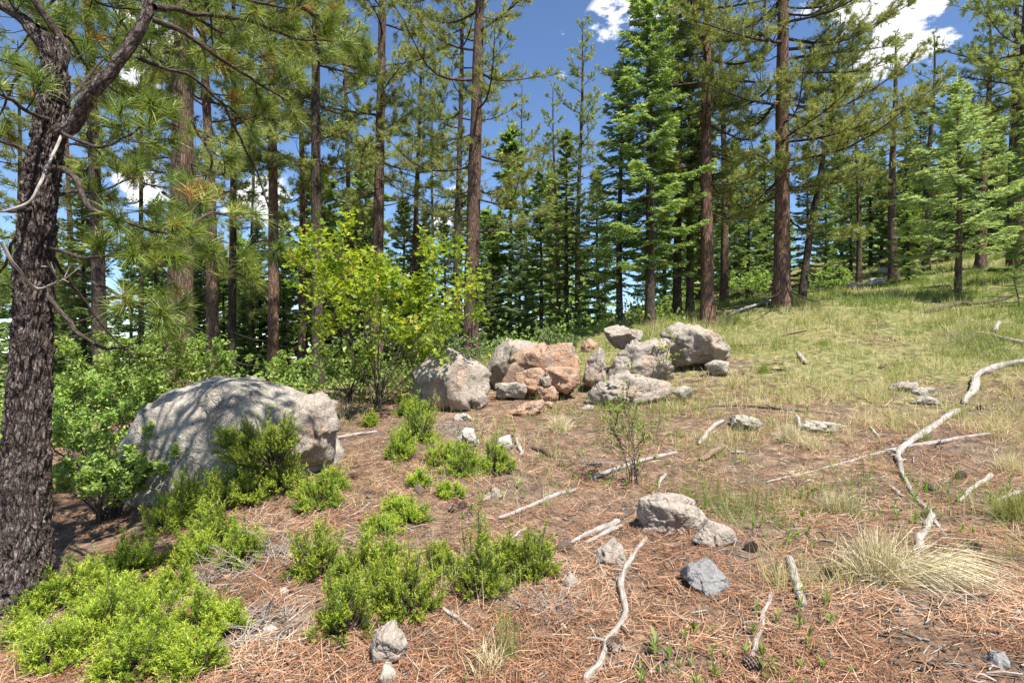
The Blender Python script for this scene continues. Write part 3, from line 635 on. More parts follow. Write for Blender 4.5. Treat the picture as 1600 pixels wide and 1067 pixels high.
def fir_template(seed, H=9.0, R0=.12, cb=.08, ml=1.4, step=.16, k=10, nl=.11, nw=.044, mat='fir', droop=.25, tw=.34, shape=.85, dens=1.0, lean=(0, 0), bark='bark_dark', tipup=.3, lo=False, gaps=.0):
    rng = np.random.default_rng(seed); P = trunk_path(H, lean, rng, .05); Rt = trunk_r(R0)
    tb = MB(); tubes(tb, P, Rt, 10, bump=lambda co: R0 * .05 * fbm(co * np.array([20, 20, 6.]), 2))
    cm = MB(); zz = P[:, 2]; BP, BR, NP, ND, NT, NU = [], [], [], [], [], []
    h = H * cb; az = rng.uniform(0, 6)
    while h < H * .985:
        t = (h / H - cb) / (1 - cb); az += 2.4 + rng.normal(0, .3)
        L = ml * ((1 - t) ** shape) * rng.uniform(.55, 1.15) * min(1, .65 + 2.2 * t) + .06
        c = np.array([np.interp(h, zz, P[:, 0]), np.interp(h, zz, P[:, 1]), h])
        el = -.12 - droop * (1 - t) * .6 + .75 * t ** 2 + rng.normal(0, .1)
        d = np.array([math.cos(az) * math.cos(el), math.sin(az) * math.cos(el), math.sin(el)]); s = np.linspace(0, 1, 6)
        B = c + d * (s * L)[:, None] + np.array([0, 0, 1]) * (tipup * L * .5 * s ** 2.2 - droop * L * .18 * np.sin(3.1 * s))[:, None]
        BP.append(B); BR.append((.006 + .009 * L) * (1 - .85 * s))
        sd = np.array([-math.sin(az), math.cos(az), 0])
        nt = max(3, int(L / .085 * dens)); f = np.linspace(.16 if not lo else .1, 1, nt) + rng.uniform(-.03, .03, nt)
        for q, ff in enumerate(f):
            if rng.uniform() < gaps: continue
            ff = min(max(ff, 0), .999); x = ff * 5; kk = int(x); b = B[kk] + (B[min(kk + 1, 5)] - B[kk]) * (x - kk)
            tl = min(tw, L * .5) * (1.12 - .75 * ff) * rng.uniform(.7, 1.2) + .03
            for sg in (-1, 1):
                ax = d * rng.uniform(.45, .95) + sd * sg * rng.uniform(.55, 1.0) + np.array([0, 0, rng.uniform(-.3, .14) - droop * .35])
                ax /= np.linalg.norm(ax); NP.append(b); ND.append(ax * tl); NT.append(.4 + .15 * ff)
            if ff > .9: NP.append(b); ND.append(d * tl * .9); NT.append(.75)
        h += step * (1 - .45 * t) * rng.uniform(.5, 1.5)
    # leader
    top = P[-1]
    for q in range(6): NP.append(top - np.array([0, 0, .1 * q])); ND.append(np.array([rng.normal(0, .05), rng.normal(0, .05), .22])); NT.append(.8)
    tubes(cm, np.array(BP), np.array(BR), 4, mi=1)
    NP, ND, NT = np.array(NP), np.array(ND), np.array(NT); n = len(NP); ln = np.linalg.norm(ND, axis=1)
    if not lo: tubes(cm, np.stack([NP, NP + ND], 1), np.stack([np.full(n, .004), np.full(n, .0015)], 1), 3, mi=1)
    u = np.tile(np.linspace(.05, 1, k), (n, 1)) + rng.uniform(-.04, .04, (n, k)); A = nrm(ND)
    Bp = (NP[:, None] + ND[:, None] * u[..., None]).reshape(-1, 3); Ar = np.repeat(A, k, 0)
    S = nrm(cr(Ar, np.array([0, 0, 1.0])) + rng.normal(0, .28, (n * k, 3))) * np.where(np.arange(n * k) % 2, 1, -1)[:, None]
    D = nrm(Ar * rng.uniform(.5, 1.0, (n * k, 1)) + S * rng.uniform(.5, 1.1, (n * k, 1)) + np.array([0, 0, 1]) * rng.uniform(-.1, .35, (n * k, 1)))
    tn = np.clip(np.repeat(NT + rng.normal(0, .1, n), k) + (u.ravel() - .5) * .28 + rng.normal(0, .08, n * k), 0, 1)
    blades(cm, Bp, D, nl * rng.uniform(.7, 1.2, n * k), nw, rng, tn, 0, .05)
    return dict(trunk=tb.mesh('trunk', M[bark]), branch=[], crown=cm.mesh('crown', [M[mat], M['twig']]), H=H, R0=R0)

def plant_tree(name, tp, u, y, label, cat, group, H=None, dia=None, rz=0.0, dx=0.0, sink=.05, z=None, crown_mat=None):
    x = (u - CX) / F * y; s = (H / tp['H']) if H else 1.0
    e = empty(name, (x, y, (zg1(x, y) if z is None else z) - sink), rz, s)
    o = link('trunk', tp['trunk'], e)
    if dia: q = dia / 2 / (tp['R0'] * s); o.scale = (q, q, 1)
    for b in tp['branch']: link('branch', b, e)
    link('crown', tp['crown'], e)
    return tag(e, label, cat, group)

GP, GF = 'pines of the wood', 'firs of the wood'
# the big individual pines
T = pine_template(11, 15.5, .25, .26, 3.2, 36, lean=(.02, 0), bark='bark', dead=7, wob=.1)
plant_tree('pine_tree', T, 279, 11.0, 'thick brown pine behind the left end of the huge boulder', 'tree', GP)
T = pine_template(12, 17, .165, .36, 2.8, 32, bark='bark_red', dead=9, wob=.06)
plant_tree('pine_tree', T, 427, 16.0, 'straight slim reddish pine rising behind the top of the huge boulder', 'tree', GP)
T = pine_template(13, 17, .17, .26, 2.9, 38, lean=(.004, 0), bark='bark', dead=8, wob=.07)
plant_tree('pine_tree', T, 588, 15.0, 'tall dense pine rising straight behind the yellow-green maple', 'tree', GP)
T = pine_template(14, 15.5, .2, .2, 3.5, 30, lean=(.012, 0), bark='bark', dead=8, wob=.1, per_m=8.5, sub=5, elev=(.1, .6))
plant_tree('pine_tree', T, 735, 14.0, 'open-crowned pine with long curved limbs right of the yellow-green maple', 'tree', GP)
T = pine_template(15, 14, .165, .2, 2.8, 42, lean=(-.004, 0), bark='bark_red', dead=4, wob=.16, bias=(.2, .35))
plant_tree('pine_tree', T, 1106, 14.0, 'orange-barked pine with twisting limbs just right of the dark fir', 'tree', GP)
T = pine_template(16, 14.5, .2, .17, 4.0, 62, lean=(.002, 0), bark='bark_red', dead=5, wob=.07, bias=(-.1, .4), elev=(-.12, .5), tw=.72, per_m=11.5)
plant_tree('pine_tree', T, 1222, 14.0, 'thickest pine at the meadow edge with wide drooping limbs', 'tree', GP)
T = pine_template(17, 14.5, .22, .3, 3.4, 40, bark='bark', dead=3, bias=(3.2, .4))
plant_tree('pine_tree', T, 1592, 18.0, 'tall dark pine whose limbs fill the upper right corner', 'tree', GP)
# shared kinds
PA = pine_template(21, 14, .15, .3, 2.3, 30, k=14, nw=.0165, bark='bark', dead=8, per_m=10)
PB = pine_template(22, 15, .16, .36, 2.4, 30, k=14, nw=.0165, bark='bark_dark', dead=10, per_m=10)
PC = pine_template(23, 13, .13, .25, 2.0, 28, k=14, nw=.0165, bark='bark', dead=6, per_m=10)
for tp, u, y, d, H, lab, rz in [
    (PB, 157, 13, .33, 15, 'grey-brown pine between the flaky pine and the thick brown pine', .4),
    (PC, 112, 18, .24, 14, 'thin dark pine showing just right of the flaky trunk', 2.2),
    (PB, 222, 19, .2, 15, 'slender grey pine left of the thick brown pine', 1.2),
    (PA, 331, 15, .34, 15, 'dark stout pine close to the right of the thick brown pine', 2.9),
    (PB, 362, 17, .26, 16, 'dark pine midway between the thick brown and slim reddish pines', 4.1),
    (PC, 392, 23, .19, 15, 'thin far pine just left of the slim reddish pine', 5.0),
    (PA, 471, 18, .25, 16, 'dark pine just right of the slim reddish pine', 1.7),
    (PB, 497, 14, .32, 15, 'grey-barked pine left of the yellow-green maple, base beside the boulder', .9),
    (PC, 546, 19, .22, 15, 'thin dark pine seen through the left side of the maple', 3.3),
    (PA, 648, 22, .28, 15, 'far pine behind the top of the yellow-green maple', 5.5),
    (PB, 712, 19, .26, 16, 'slim dark pine directly left of the open-crowned pine', 2.5),
    (PC, 1078, 16, .22, 12, 'thin dark pine close behind the orange-barked pine', .3),
    (PA, 1131, 18, .27, 11, 'smaller pine between the orange-barked and the thickest pine', 1.1),
    (PC, 1342, 24, .23, 11, 'thin pine far off among pale boulders on the meadow', 2.0),
    (PA, 1396, 22, .36, 9.5, 'stout short pine left of the pale green fir', 3.7),
    (PC, 1447, 24, .3, 10, 'far brown pine just left of the pale green fir', 4.6),
    (PA, 1533, 22, .38, 10, 'stout brown pine right of the pale green fir', 5.6),
    (PB, 1581, 21, .3, 13, 'brown pine near the right edge of the meadow', .6),
    (PB, 22, 20, .3, 15, 'dark pine at the left edge behind the flaky trunk', 3.9),
    (PC, 872, 22, .2, 10, 'thin dark trunk in the shade left of the dark fir', 2.7),
    (PA, 903, 20, .22, 11, 'thin dark trunk nearest the dark fir on its left', 4.9),
    (PC, 822, 25, .22, 12, 'far thin pine behind the rock pile', 1.9),
    (PB, 680, 27, .22, 15, 'far slender pine between the maple and the open-crowned pine', 6.1)]:
    plant_tree('pine_tree', tp, u, y, lab, 'tree', GP, H, d, rz)
LT = pine_template(31, 7.5, .1, .35, 1.5, 20, k=14, nw=.0165, lean=(.12, 0), bark='bark_dark', dead=8, wob=.1)
plant_tree('pine_tree', LT, 1252, 15.0, 'slim dark pine leaning right beside the thickest pine', 'tree', GP)

# firs
FA = fir_template(41, 9.2, .12, .16, 1.45, mat='fir_mid', lean=(-.012, 0), step=.075, dens=1.15)
plant_tree('fir_tree', FA, 1016, 13.4, 'tall dense dark green fir standing behind the grey rock heap', 'tree', GF)
FB = fir_template(42, 10.5, .12, .12, 1.3, step=.085)
plant_tree('fir_tree', FB, 1058, 15.6, 'taller dark fir close behind the dense dark green fir', 'tree', GF)
FC = fir_template(43, 6.6, .09, .14, 1.0, mat='fir_mid', step=.08)
plant_tree('fir_tree', FC, 968, 14.2, 'narrow dark fir touching the left of the dense fir', 'tree', GF)
FD = fir_template(44, 5.3, .085, .22, 1.6, mat='fir_light', step=.075, droop=.1, tipup=.45, tw=.44, k=12, nl=.09, nw=.036, bark='bark', gaps=.05)
plant_tree('fir_tree', FD, 1497, 14.0, 'pale green young fir with layered limbs on the meadow', 'tree', GF)
FE = fir_template(45, 8.5, .11, .06, 1.5, k=8, nl=.16, nw=.065, step=.11, dens=.8)
FG = fir_template(46, 8.0, .11, .05, 1.6, k=8, nl=.16, nw=.065, step=.11, dens=.8, mat='fir_blue')
FH = fir_template(47, 7.0, .1, .05, 1.4, k=8, nl=.16, nw=.065, step=.11, dens=.8, mat='fir_mid', tipup=.4)
for tp, u, y, H, lab, rz in [
    (FE, 885, 18, 6.6, 'mid green fir left of the dark firs behind the rock pile', .5),
    (FG, 812, 19, 4.6, 'bluish young fir behind the domed pale boulder', 1.4),
    (FE, 845, 23, 7.2, 'pointed green fir between the open-crowned pine and dark firs', 2.6),
    (FG, 935, 21, 6.0, 'shaded fir seen between the mid green fir and dark firs', 3.1),
    (FE, 770, 24, 6.0, 'green fir right behind the open-crowned pine', 4.4),
    (FH, 1168, 22, 5.6, 'sunlit fir between the orange-barked and thickest pines', 5.1),
    (FE, 1195, 27, 7.5, 'far green fir just left of the thickest pine', .2),
    (FE, 1290, 20, 4.8, 'dark fir behind the leaning slim pine', 1.0),
    (FH, 1420, 19, 3.6, 'small pale fir left of the pale green meadow fir', 2.2),
    (FH, 1605, 15, 4.6, 'pale green fir cut off by the right edge of the meadow', 3.6),
    (FE, 1330, 27, 5.6, 'far dark fir behind the pale boulders', 4.0),
    (FE, 1480, 29, 6.0, 'far green fir behind the pale green meadow fir', 5.2),
    (FG, 240, 17, 6.2, 'bluish fir behind the thick brown pine', .8),
    (FE, 130, 15, 6.5, 'dark fir in the shade behind the flaky trunk', 1.8),
    (FE, 60, 17, 7.5, 'shaded fir at the left edge behind the flaky pine', 2.9),
    (FE, 395, 25, 8.0, 'green fir behind the slim reddish pine', 3.5),
    (FG, 520, 26, 8.0, 'bluish fir behind the left half of the maple', 4.2),
    (FE, 650, 23, 6.5, 'dark fir behind the right half of the maple', 5.7),
    (FE, 305, 22, 7.0, 'green fir between the thick brown pine and its stout neighbour', .1)]:
    plant_tree('fir_tree', tp, u, y, lab, 'tree', GF, H, None, rz)
rb = np.random.default_rng(246)
NAMES = [(-70,''),(22,'the left edge pine'),(112,'the thin dark pine'),(157,'the grey-brown pine'),(222,'the slender grey pine'),(279,'the thick brown pine'),(331,'the dark stout pine'),(362,'the midway dark pine'),(392,'the thin far pine'),
         (427,'the slim reddish pine'),(471,'the dark pine beside it'),(497,'the grey-barked pine'),(546,'the thin maple-side pine'),(588,'the tall dense pine'),(648,'the maple-top pine'),(680,'the far slender pine'),(735,'the open-crowned pine'),(822,'the far thin pine')]
for i in range(1, len(NAMES)):
    (u0, n0), (u1, n1) = NAMES[i - 1], NAMES[i]
    for q in ((0, 1) if u1 - u0 > 40 else (i % 2,)):
        u = u0 + (u1 - u0) * rb.uniform(.25, .75); y = rb.uniform(17, 22) if q == 0 else rb.uniform(24, 29)
        lab = ('nearer' if q == 0 else 'farther') + ' fir ' + (f'between {n0} and {n1}' if n0 else f'left of {n1}')
        plant_tree('fir_tree', (FE, FG, FE, FH)[(i + q) % 4], u, y, lab, 'tree', 'firs of the deep wood', rb.uniform(3.2, 5.5) if q == 0 else rb.uniform(7, 10.5), None, rb.uniform(0, 6))
NR = [(1080,'the thin close pine'),(1131,'the smaller pine'),(1222,'the thickest pine'),(1342,'the thin boulder pine'),(1396,'the stout short pine'),(1447,'the far brown pine'),(1533,'the stout brown pine'),(1581,'the right edge pine'),(1680,'')]
for i in range(1, len(NR)):
    (u0, n0), (u1, n1) = NR[i - 1], NR[i]
    for q in range(2):
        u = u0 + (u1 - u0) * (.3 + .4 * q + rb.uniform(-.1, .1)); y = rb.uniform(25, 29) if q == 0 else rb.uniform(30, 34)
        lab = ('nearer' if q == 0 else 'farther') + ' ridge fir ' + (f'between {n0} and {n1}' if n1 else f'right of {n0}')
        plant_tree('fir_tree', (FG, FE)[(i + q) % 2], u, y, lab, 'tree', 'firs along the meadow ridge', rb.uniform(5.5, 8.5), None, rb.uniform(0, 6))
# small fir seedlings by the pale green fir
FS = fir_template(48, 1.0, .02, .02, .75, step=.06, k=12, nl=.04, nw=.011, tw=.22, droop=.1)
plant_tree('fir_sapling', FS, 1497, 13.7, 'tiny spreading dark fir at the foot of the pale green fir', 'sapling', 'fir saplings on the meadow', .55)
plant_tree('fir_sapling', FS, 1592, 12.2, 'tiny dark fir at the right edge beside the upper log', 'sapling', 'fir saplings on the meadow', .9)
plant_tree('fir_sapling', FS, 1372, 11.6, 'little dark fir seedling alone in the meadow grass', 'sapling', 'fir saplings on the meadow', .32)

# far wood, read as one mass
def far_forest():
    rng = np.random.default_rng(77); mb = MB()
    tpl = [fir_template(60 + i, 8, .11, .04, 1.6, k=5, nl=.36, nw=.2, step=.24, dens=.36, lo=True, tw=.5, mat=m) for i, m in enumerate(('fir', 'fir', 'fir_blue', 'fir_mid'))]
    arr = []
    for t in tpl:
        c = t['crown']; V = np.empty(len(c.vertices) * 3); c.vertices.foreach_get('co', V); ti = np.empty(len(c.vertices)); c.attributes['tint'].data.foreach_get('value', ti)
        mi = np.empty(len(c.polygons), np.int32); c.polygons.foreach_get('material_index', mi)
        tot = np.empty(len(c.polygons), np.int32); c.polygons.foreach_get('loop_total', tot); lo = np.empty(len(c.loops), np.int32); c.loops.foreach_get('vertex_index', lo)
        tri = lo[np.repeat(tot == 3, tot)].reshape(-1, 3)
        tv = t['trunk']; Vt = np.empty(len(tv.vertices) * 3); tv.vertices.foreach_get('co', Vt); lt = np.empty(len(tv.loops), np.int32); tv.loops.foreach_get('vertex_index', lt)
        used, inv = np.unique(tri, return_inverse=True)
        arr.append((V.reshape(-1, 3)[used], inv.reshape(-1, 3), ti[used], Vt.reshape(-1, 3), lt.reshape(-1, 4)))
    k = 0
    for i in range(100):
        y = rng.uniform(24, 58); u = rng.uniform(-250, 1850); x = (u - CX) / F * y; g = zg1(x, y)
        H = rng.uniform(6, 10.5)
        if u > 1150: H *= .75
        if u < 620: H *= 1.3; g = max(g, -3.0)
        V, tri, ti, Vt, qt = arr[k % 4]; mi = (0, 0, 1, 2)[k % 4]; k += 1
        a = rng.uniform(0, 6.28); R = np.array([[math.cos(a), -math.sin(a), 0], [math.sin(a), math.cos(a), 0], [0, 0, 1]]) * (H / 8)
        mb.add(V @ R.T + [x, y, g], tri, np.clip(ti + rng.normal(0, .1), 0, 1), None, mi); mb.add(Vt @ R.T + [x, y, g], qt, .5, None, 3)
    tag(link('far_forest', mb.mesh('far_forest', [M['fir'], M['fir_blue'], M['fir_mid'], M['bark_dark']])), 'mass of distant conifers filling the background between the trunks', 'forest', None, 'stuff')
far_forest()

# ------------------------------------------------------------------ the near flaky pine at the left
def near_pine():
    rng = np.random.default_rng(5); Y = 3.5
    base = hit(38, 950); base[2] -= .06
    e = empty('pine_tree', base)
    tag(e, 'near pine with dark flaky trunk and long needle brushes at the left edge', 'tree', GP)
    def w(path): return np.array([px(u, v, y) for u, v, y in path]) - base
    tr = w([(36,985,Y),(37,940,Y),(39,860,Y),(42,700,Y),(50,530,Y),(54,420,Y),(60,320,Y),(70,250,Y),(80,190,Y),(87,120,Y),(80,60,Y)])
    n = 260; P = spline(tr, n); R = np.interp(np.linspace(0, 10, n), np.arange(11), np.array([58, 44, 34, 29, 26, 24, 23, 22, 20, 16, 13]) / F * Y)
    def bark(co):
        q = co * np.array([28, 28, 22.]); q = q + .5 * np.stack([fbm(q * .9, 2), fbm(q * .9 + 7, 2), fbm(q * .9 + 13, 2)], -1)
        a = fbm(q, 4, .6); b = 1 - np.abs(fbm(q * .7 + 31, 2))
        return .011 * np.floor(a * 3) / 3 + .005 * a - .018 * np.maximum(b - .8, 0) * 5
    mb = MB(); tubes(mb, P, R, 110, bump=bark)
    link('trunk', mb.mesh('trunk', M['bark_near']), e)
    T, A, TI = [], [], []
    def branch(path, r0, r1, start=.25, per_m=8, tw=.34, sub=3, m='twig', fol=True, extra=0, up=.2):
        L = w(path); nn = 9 * len(path); B = spline(L, nn); B = B + .012 * np.stack([fbm(B * 6 + k * 9, 2) for k in range(3)], -1)
        Rb = np.linspace(r0, r1, nn); mb = MB()
        tubes(mb, B, Rb, 14 if r0 > .03 else 7, bump=(lambda co: .006 * fbm(co * np.array([40, 40, 14.]), 3)) if r0 > .03 else None)
        tp, tr_, t, a = limb_twigs(B, Rb, rng, start, per_m, tw, up, sub, .45)
        tubes(mb, tp, tr_, 4)
        link('branch', mb.mesh('branch', M[m]), e)
        if fol: T.append(t); A.append(a); TI.append(np.clip(rng.normal(.5, .24, len(t)), 0, .97))
    branch([(80,215,Y),(108,195,Y-.05),(150,138,Y-.1),(192,85,Y-.1),(228,22,Y-.1),(243,-70,Y-.05),(262,-170,Y+.1)], .045, .026, .75, 3, m='bark_near')
    branch([(85,130,Y),(62,60,Y+.05),(25,22,Y+.1),(-40,-10,Y+.15),(-120,-60,Y+.2)], .045, .02, .2, 5, m='bark_near')
    branch([(88,150,Y),(95,60,Y+.05),(40,-20,Y),(30,-120,Y)], .03, .018, .2, 5)
    branch([(85,200,Y),(125,222,Y-.2),(170,228,Y-.35),(212,206,Y-.45),(238,190,Y-.5)], .012, .005, .55, 9)
    branch([(82,262,Y),(112,272,Y-.15),(138,320,Y-.25),(185,342,Y-.3),(238,360,Y-.3),(300,352,Y-.2)], .02, .006, .45, 9)
    branch([(75,385,Y),(115,398,Y-.15),(160,402,Y-.3),(205,395,Y-.35),(245,398,Y-.4)], .011, .005, .35, 9)
    branch([(80,465,Y),(112,512,Y-.1),(155,545,Y-.15),(200,548,Y-.2)], .016, .005, .9, 2, fol=False)
    branch([(120,430,Y-.1),(170,452,Y-.3),(215,480,Y-.35),(250,492,Y-.4)], .009, .004, .4, 9)
    branch([(62,320,Y),(20,330,Y-.2),(-40,320,Y-.35)], .014, .006, .2, 9)
    branch([(0,380,Y-.5),(25,420,Y-.4),(60,450,Y-.2),(90,435,Y-.35)], .01, .005, .9, 2, m='wood', fol=False)
    branch([(100,200,Y),(62,290,Y-.3),(40,320,Y-.35),(0,330,Y-.4),(-40,318,Y-.4)], .009, .006, .9, 2, m='wood', fol=False)
    # limbs coming down from the crown above the frame, over the boulder
    branch([(238,30,Y-.1),(290,52,Y),(345,95,Y+.2),(400,128,Y+.4),(452,160,Y+.5)], .018, .006, .2, 11, .42)
    branch([(240,10,Y-.1),(300,20,Y+.3),(380,30,Y+.6),(460,60,Y+.8),(520,66,Y+.9)], .02, .006, .25, 10, .45)
    branch([(215,90,Y),(250,105,Y+.1),(300,120,Y+.3),(350,165,Y+.5),(400,190,Y+.6)], .013, .005, .2, 10, .4)
    branch([(255,-80,Y),(330,-30,Y+.2),(400,5,Y+.4),(460,18,Y+.5)], .018, .006, .25, 10, .45)
    branch([(260,-150,Y),(180,-100,Y+.3),(110,-30,Y+.6),(60,30,Y+.8),(20,90,Y+.9)], .018, .006, .3, 10, .45)
    branch([(300,190,Y+.7),(330,250,Y+.6),(318,300,Y+.5),(300,340,Y+.4)], .009, .004, .1, 6, .34)
    branch([(350,165,Y+.5),(405,280,Y+.9),(432,370,Y+.9),(420,405,Y+.8)], .009, .004, .75, 6, .3)
    branch([(83,190,Y),(130,130,Y+.4),(170,80,Y+.7),(190,30,Y+.9)], .014, .005, .3, 10, .42)
    branch([(83,190,Y),(40,170,Y-.3),(0,150,Y-.5),(-60,120,Y-.6)], .014, .006, .25, 11, .4)
    branch([(70,260,Y),(30,230,Y-.1),(-20,215,Y-.2),(-80,190,Y-.2)], .012, .006, .2, 11, .4)
    branch([(62,330,Y),(100,300,Y+.5),(150,300,Y+.9),(210,280,Y+1.1)], .014, .005, .3, 10, .42)
    branch([(60,360,Y),(110,440,Y+.5),(170,520,Y+.8),(210,560,Y+1.0)], .012, .005, .6, 3, fol=False)
    for pth in ([(262,-170,Y+.1),(300,-60,Y+.5),(330,40,Y+.9),(340,110,Y+1.1)], [(60,40,Y),(110,60,Y+.5),(140,110,Y+.9),(190,150,Y+1.2),(260,190,Y+1.5)], [(40,-20,Y),(110,-20,Y+.5),(170,10,Y+.8),(260,20,Y+1.0)],
                [(240,-60,Y),(320,-40,Y+.9),(420,-10,Y+1.3),(520,40,Y+1.5),(560,90,Y+1.6)], [(300,352,Y-.2),(330,330,Y),(370,340,Y+.3)], [(62,330,Y),(20,380,Y+.3),(0,430,Y+.5),(-30,470,Y+.6)], [(85,100,Y),(30,120,Y+.5),(0,180,Y+.8),(-40,230,Y+.9)],
                [(255,300,Y+.6),(290,330,Y+.5),(330,390,Y+.5),(350,420,Y+.4)], [(170,380,Y+.4),(230,400,Y+.5),(280,450,Y+.5)]):
        branch(pth, .012, .005, .15, 10, .42)
    # crown above the frame (throws the dappled shade)
    for q in range(11):
        a = rng.uniform(-.5, 2.2); z = rng.uniform(4.0, 8.5); ln = rng.uniform(1.0, 2.4)
        st = px(200, 0, Y); st = np.array([-2.25 + .1 * (z - 4), 3.55 + .07 * (z - 4), z])
        en = st + np.array([math.cos(a) * ln, math.sin(a) * ln, rng.uniform(-.1, .5)])
        pth = [((p[0] / p[1]) * F + CX, CY - (p[2] - CAMZ) / p[1] * F, p[1]) for p in (st, (st + en) / 2 + [0, 0, .1], en)]
        branch(pth, .03, .008, .25, 5, .45, 2)
    mb = MB(); n = 160; top = np.array([[-2.18, 3.6, 4.42], [-2.15, 3.6, 5.0], [-2.2, 3.7, 6.5], [-1.7, 3.9, 9.0]]) - base
    cm = MB(); T, A, TI = np.concatenate(T), np.concatenate(A), np.concatenate(TI)
    vis = (T[:, 2] + base[2]) < 4.6
    tufts(cm, T[vis], A[vis] + np.array([0, 0, .05]), 54, .135, .0036, rng, 0, 1.3, TI[vis], 2, rng.uniform(-.02, .3, vis.sum() * 54), .6)
    tufts(cm, T[~vis], A[~vis], 16, .17, .011, rng, 0, 1.35, TI[~vis])
    link('crown', cm.mesh('crown', M['pine_near']), e)
    tubes(mb, spline(top, 30), np.linspace(.032, .012, 30), 8)
    link('leader', mb.mesh('leader', M['bark']), e)
near_pine()

# ------------------------------------------------------------------ broadleaf shrubs
def shrub(name, base, H, W, stems, nleaf, ll, m, label, seed, group=None, lobed=False, stem_m='stem', lean=0.0, cat='shrub', bare=.3, sr=.012, flat=.8, cl=.5, depth=None, tspread=.2):
    rng = np.random.default_rng(seed); e = empty(name, base); D = depth or W
    tag(e, label, cat, group); mb_l = MB(); LP, LU = [], []
    for s in range(stems):
        a = rng.uniform(0, 6.28); rr = math.sqrt(rng.uniform(.02, 1)); tx = math.cos(a) * rr * W * .5 + lean; ty = math.sin(a) * rr * D * .5; th = H * rng.uniform(.6, 1.0) * (1 - .25 * rr)
        q = np.linspace(0, 1, 8); b0 = rng.normal(0, .05, 2) * min(1, W)
        B = np.stack([b0[0] + tx * q ** 1.25, b0[1] + ty * q ** 1.25, th * q - .05 * (q == 0)], 1); B[1:] += rng.normal(0, .018 * H, (7, 3)) * q[1:, None]
        R = sr * rng.uniform(.6, 1.2) * (1 - .85 * q); mb = MB(); tubes(mb, B, R, 6)
        tp, tr, T, A = limb_twigs(B, R, rng, bare, 7 / max(H, .6), H * .3, .25, 3, .6)
        tubes(mb, tp, tr, 3); link('stem', mb.mesh('stem', M[stem_m]), e)
        E = np.concatenate([tp[:, 2], tp[:, 1] * .4 + tp[:, 2] * .6]); LP.append(E); LU.append(np.concatenate([A[:-1], A[:-1]])[:len(E)])
    LP = np.concatenate(LP); LU = nrm(np.concatenate(LU)); pick = rng.integers(0, len(LP), nleaf)
    P = LP[pick] + rng.normal(0, cl * .12 * max(H * .35, .12), (nleaf, 3)); P[:, 2] = np.maximum(P[:, 2], .02)
    U = nrm(LU[pick] * .6 + rng.normal(0, .7, (nleaf, 3)) - np.array([0, 0, .25])); Nn = nrm(rng.normal(0, 1 - flat * .6, (nleaf, 3)) + np.array([0, 0, 1.0]))
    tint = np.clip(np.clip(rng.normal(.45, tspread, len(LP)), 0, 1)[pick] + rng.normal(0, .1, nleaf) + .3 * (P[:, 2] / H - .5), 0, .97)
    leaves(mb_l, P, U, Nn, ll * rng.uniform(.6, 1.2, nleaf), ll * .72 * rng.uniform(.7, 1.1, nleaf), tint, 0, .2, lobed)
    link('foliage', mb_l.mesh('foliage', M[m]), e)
    return e
def gpos(u, y): x = (u - CX) / F * y; return (x, y, zg1(x, y))
GS = 'broadleaf shrubs of the wood edge'
shrub('maple_shrub', gpos(590, 8.9), 3.35, 3.7, 18, 4200, .085, 'maple', 'tall yellow-green maple shrub standing left of the rock pile', 71, GS, True, sr=.011, bare=.3, cl=.55, tspread=.26)
shrub('leafy_shrub', gpos(705, 10.6), 1.35, 1.8, 14, 3800, .05, 'sage', 'grey-green bush between the maple and the rock pile', 72, GS)
shrub('leafy_shrub', gpos(650, 11.2), 1.6, 1.8, 12, 3200, .055, 'sage', 'grey-green bush behind the right foot of the maple', 73, GS)
shrub('leafy_shrub', gpos(545, 9.6), 1.2, 1.3, 10, 2400, .055, 'shrub', 'low green bush under the left side of the maple', 74, GS)
shrub('leafy_shrub', gpos(225, 7.5), 1.85, 2.0, 20, 9000, .055, 'shrub', 'pale green bush rising behind the left shoulder of the huge boulder', 75, GS, flat=.95)
shrub('leafy_shrub', gpos(135, 6.6), 1.3, 1.7, 18, 7000, .05, 'shrub', 'pale green bush between the flaky trunk and the huge boulder', 76, GS, flat=.95)
shrub('leafy_shrub', gpos(170, 5.3), .85, 1.4, 18, 6000, .045, 'shrub', 'low leafy bush in front of the left side of the huge boulder', 77, GS, flat=.95)
shrub('leafy_shrub', gpos(20, 7.5), 1.1, 1.6, 10, 2400, .05, 'shrub', 'green bush at the left edge behind the flaky trunk', 78, GS, flat=.95)
shrub('leafy_shrub', gpos(320, 11.5), 1.1, 1.6, 10, 2400, .055, 'shrub', 'green bush behind the top of the huge boulder', 79, GS)
shrub('leafy_shrub', gpos(455, 12.5), 1.0, 1.6, 10, 2000, .055, 'shrub', 'green bush behind the right end of the huge boulder', 80, GS)
shrub('leafy_shrub', gpos(860, 12.5), .7, 1.5, 10, 1800, .045, 'sage', 'low grey-green bush just behind the big red slab', 81, GS)
shrub('aspen_shrub', gpos(1450, 30), 3.6, 5.0, 16, 3600, .13, 'maple', 'bright green aspen thicket far behind the pale green fir', 82, GS)
shrub('aspen_shrub', gpos(1390, 33), 3.4, 4.0, 12, 2600, .13, 'shrub', 'far bright bush left of the aspen thicket', 83, GS)
shrub('aspen_shrub', gpos(1560, 27), 2.6, 4.0, 12, 2600, .12, 'shrub', 'far bright bush right of the aspen thicket near the edge', 84, GS)
shrub('leafy_shrub', gpos(1170, 19), 1.3, 2.0, 10, 1800, .075, 'shrub', 'small bright bush between the orange-barked and thickest pines', 85, GS)
shrub('leafy_shrub', gpos(1285, 19), 1.0, 1.8, 10, 1500, .075, 'shrub', 'low bright bush right of the leaning slim pine', 86, GS)
h = hit(990, 757)
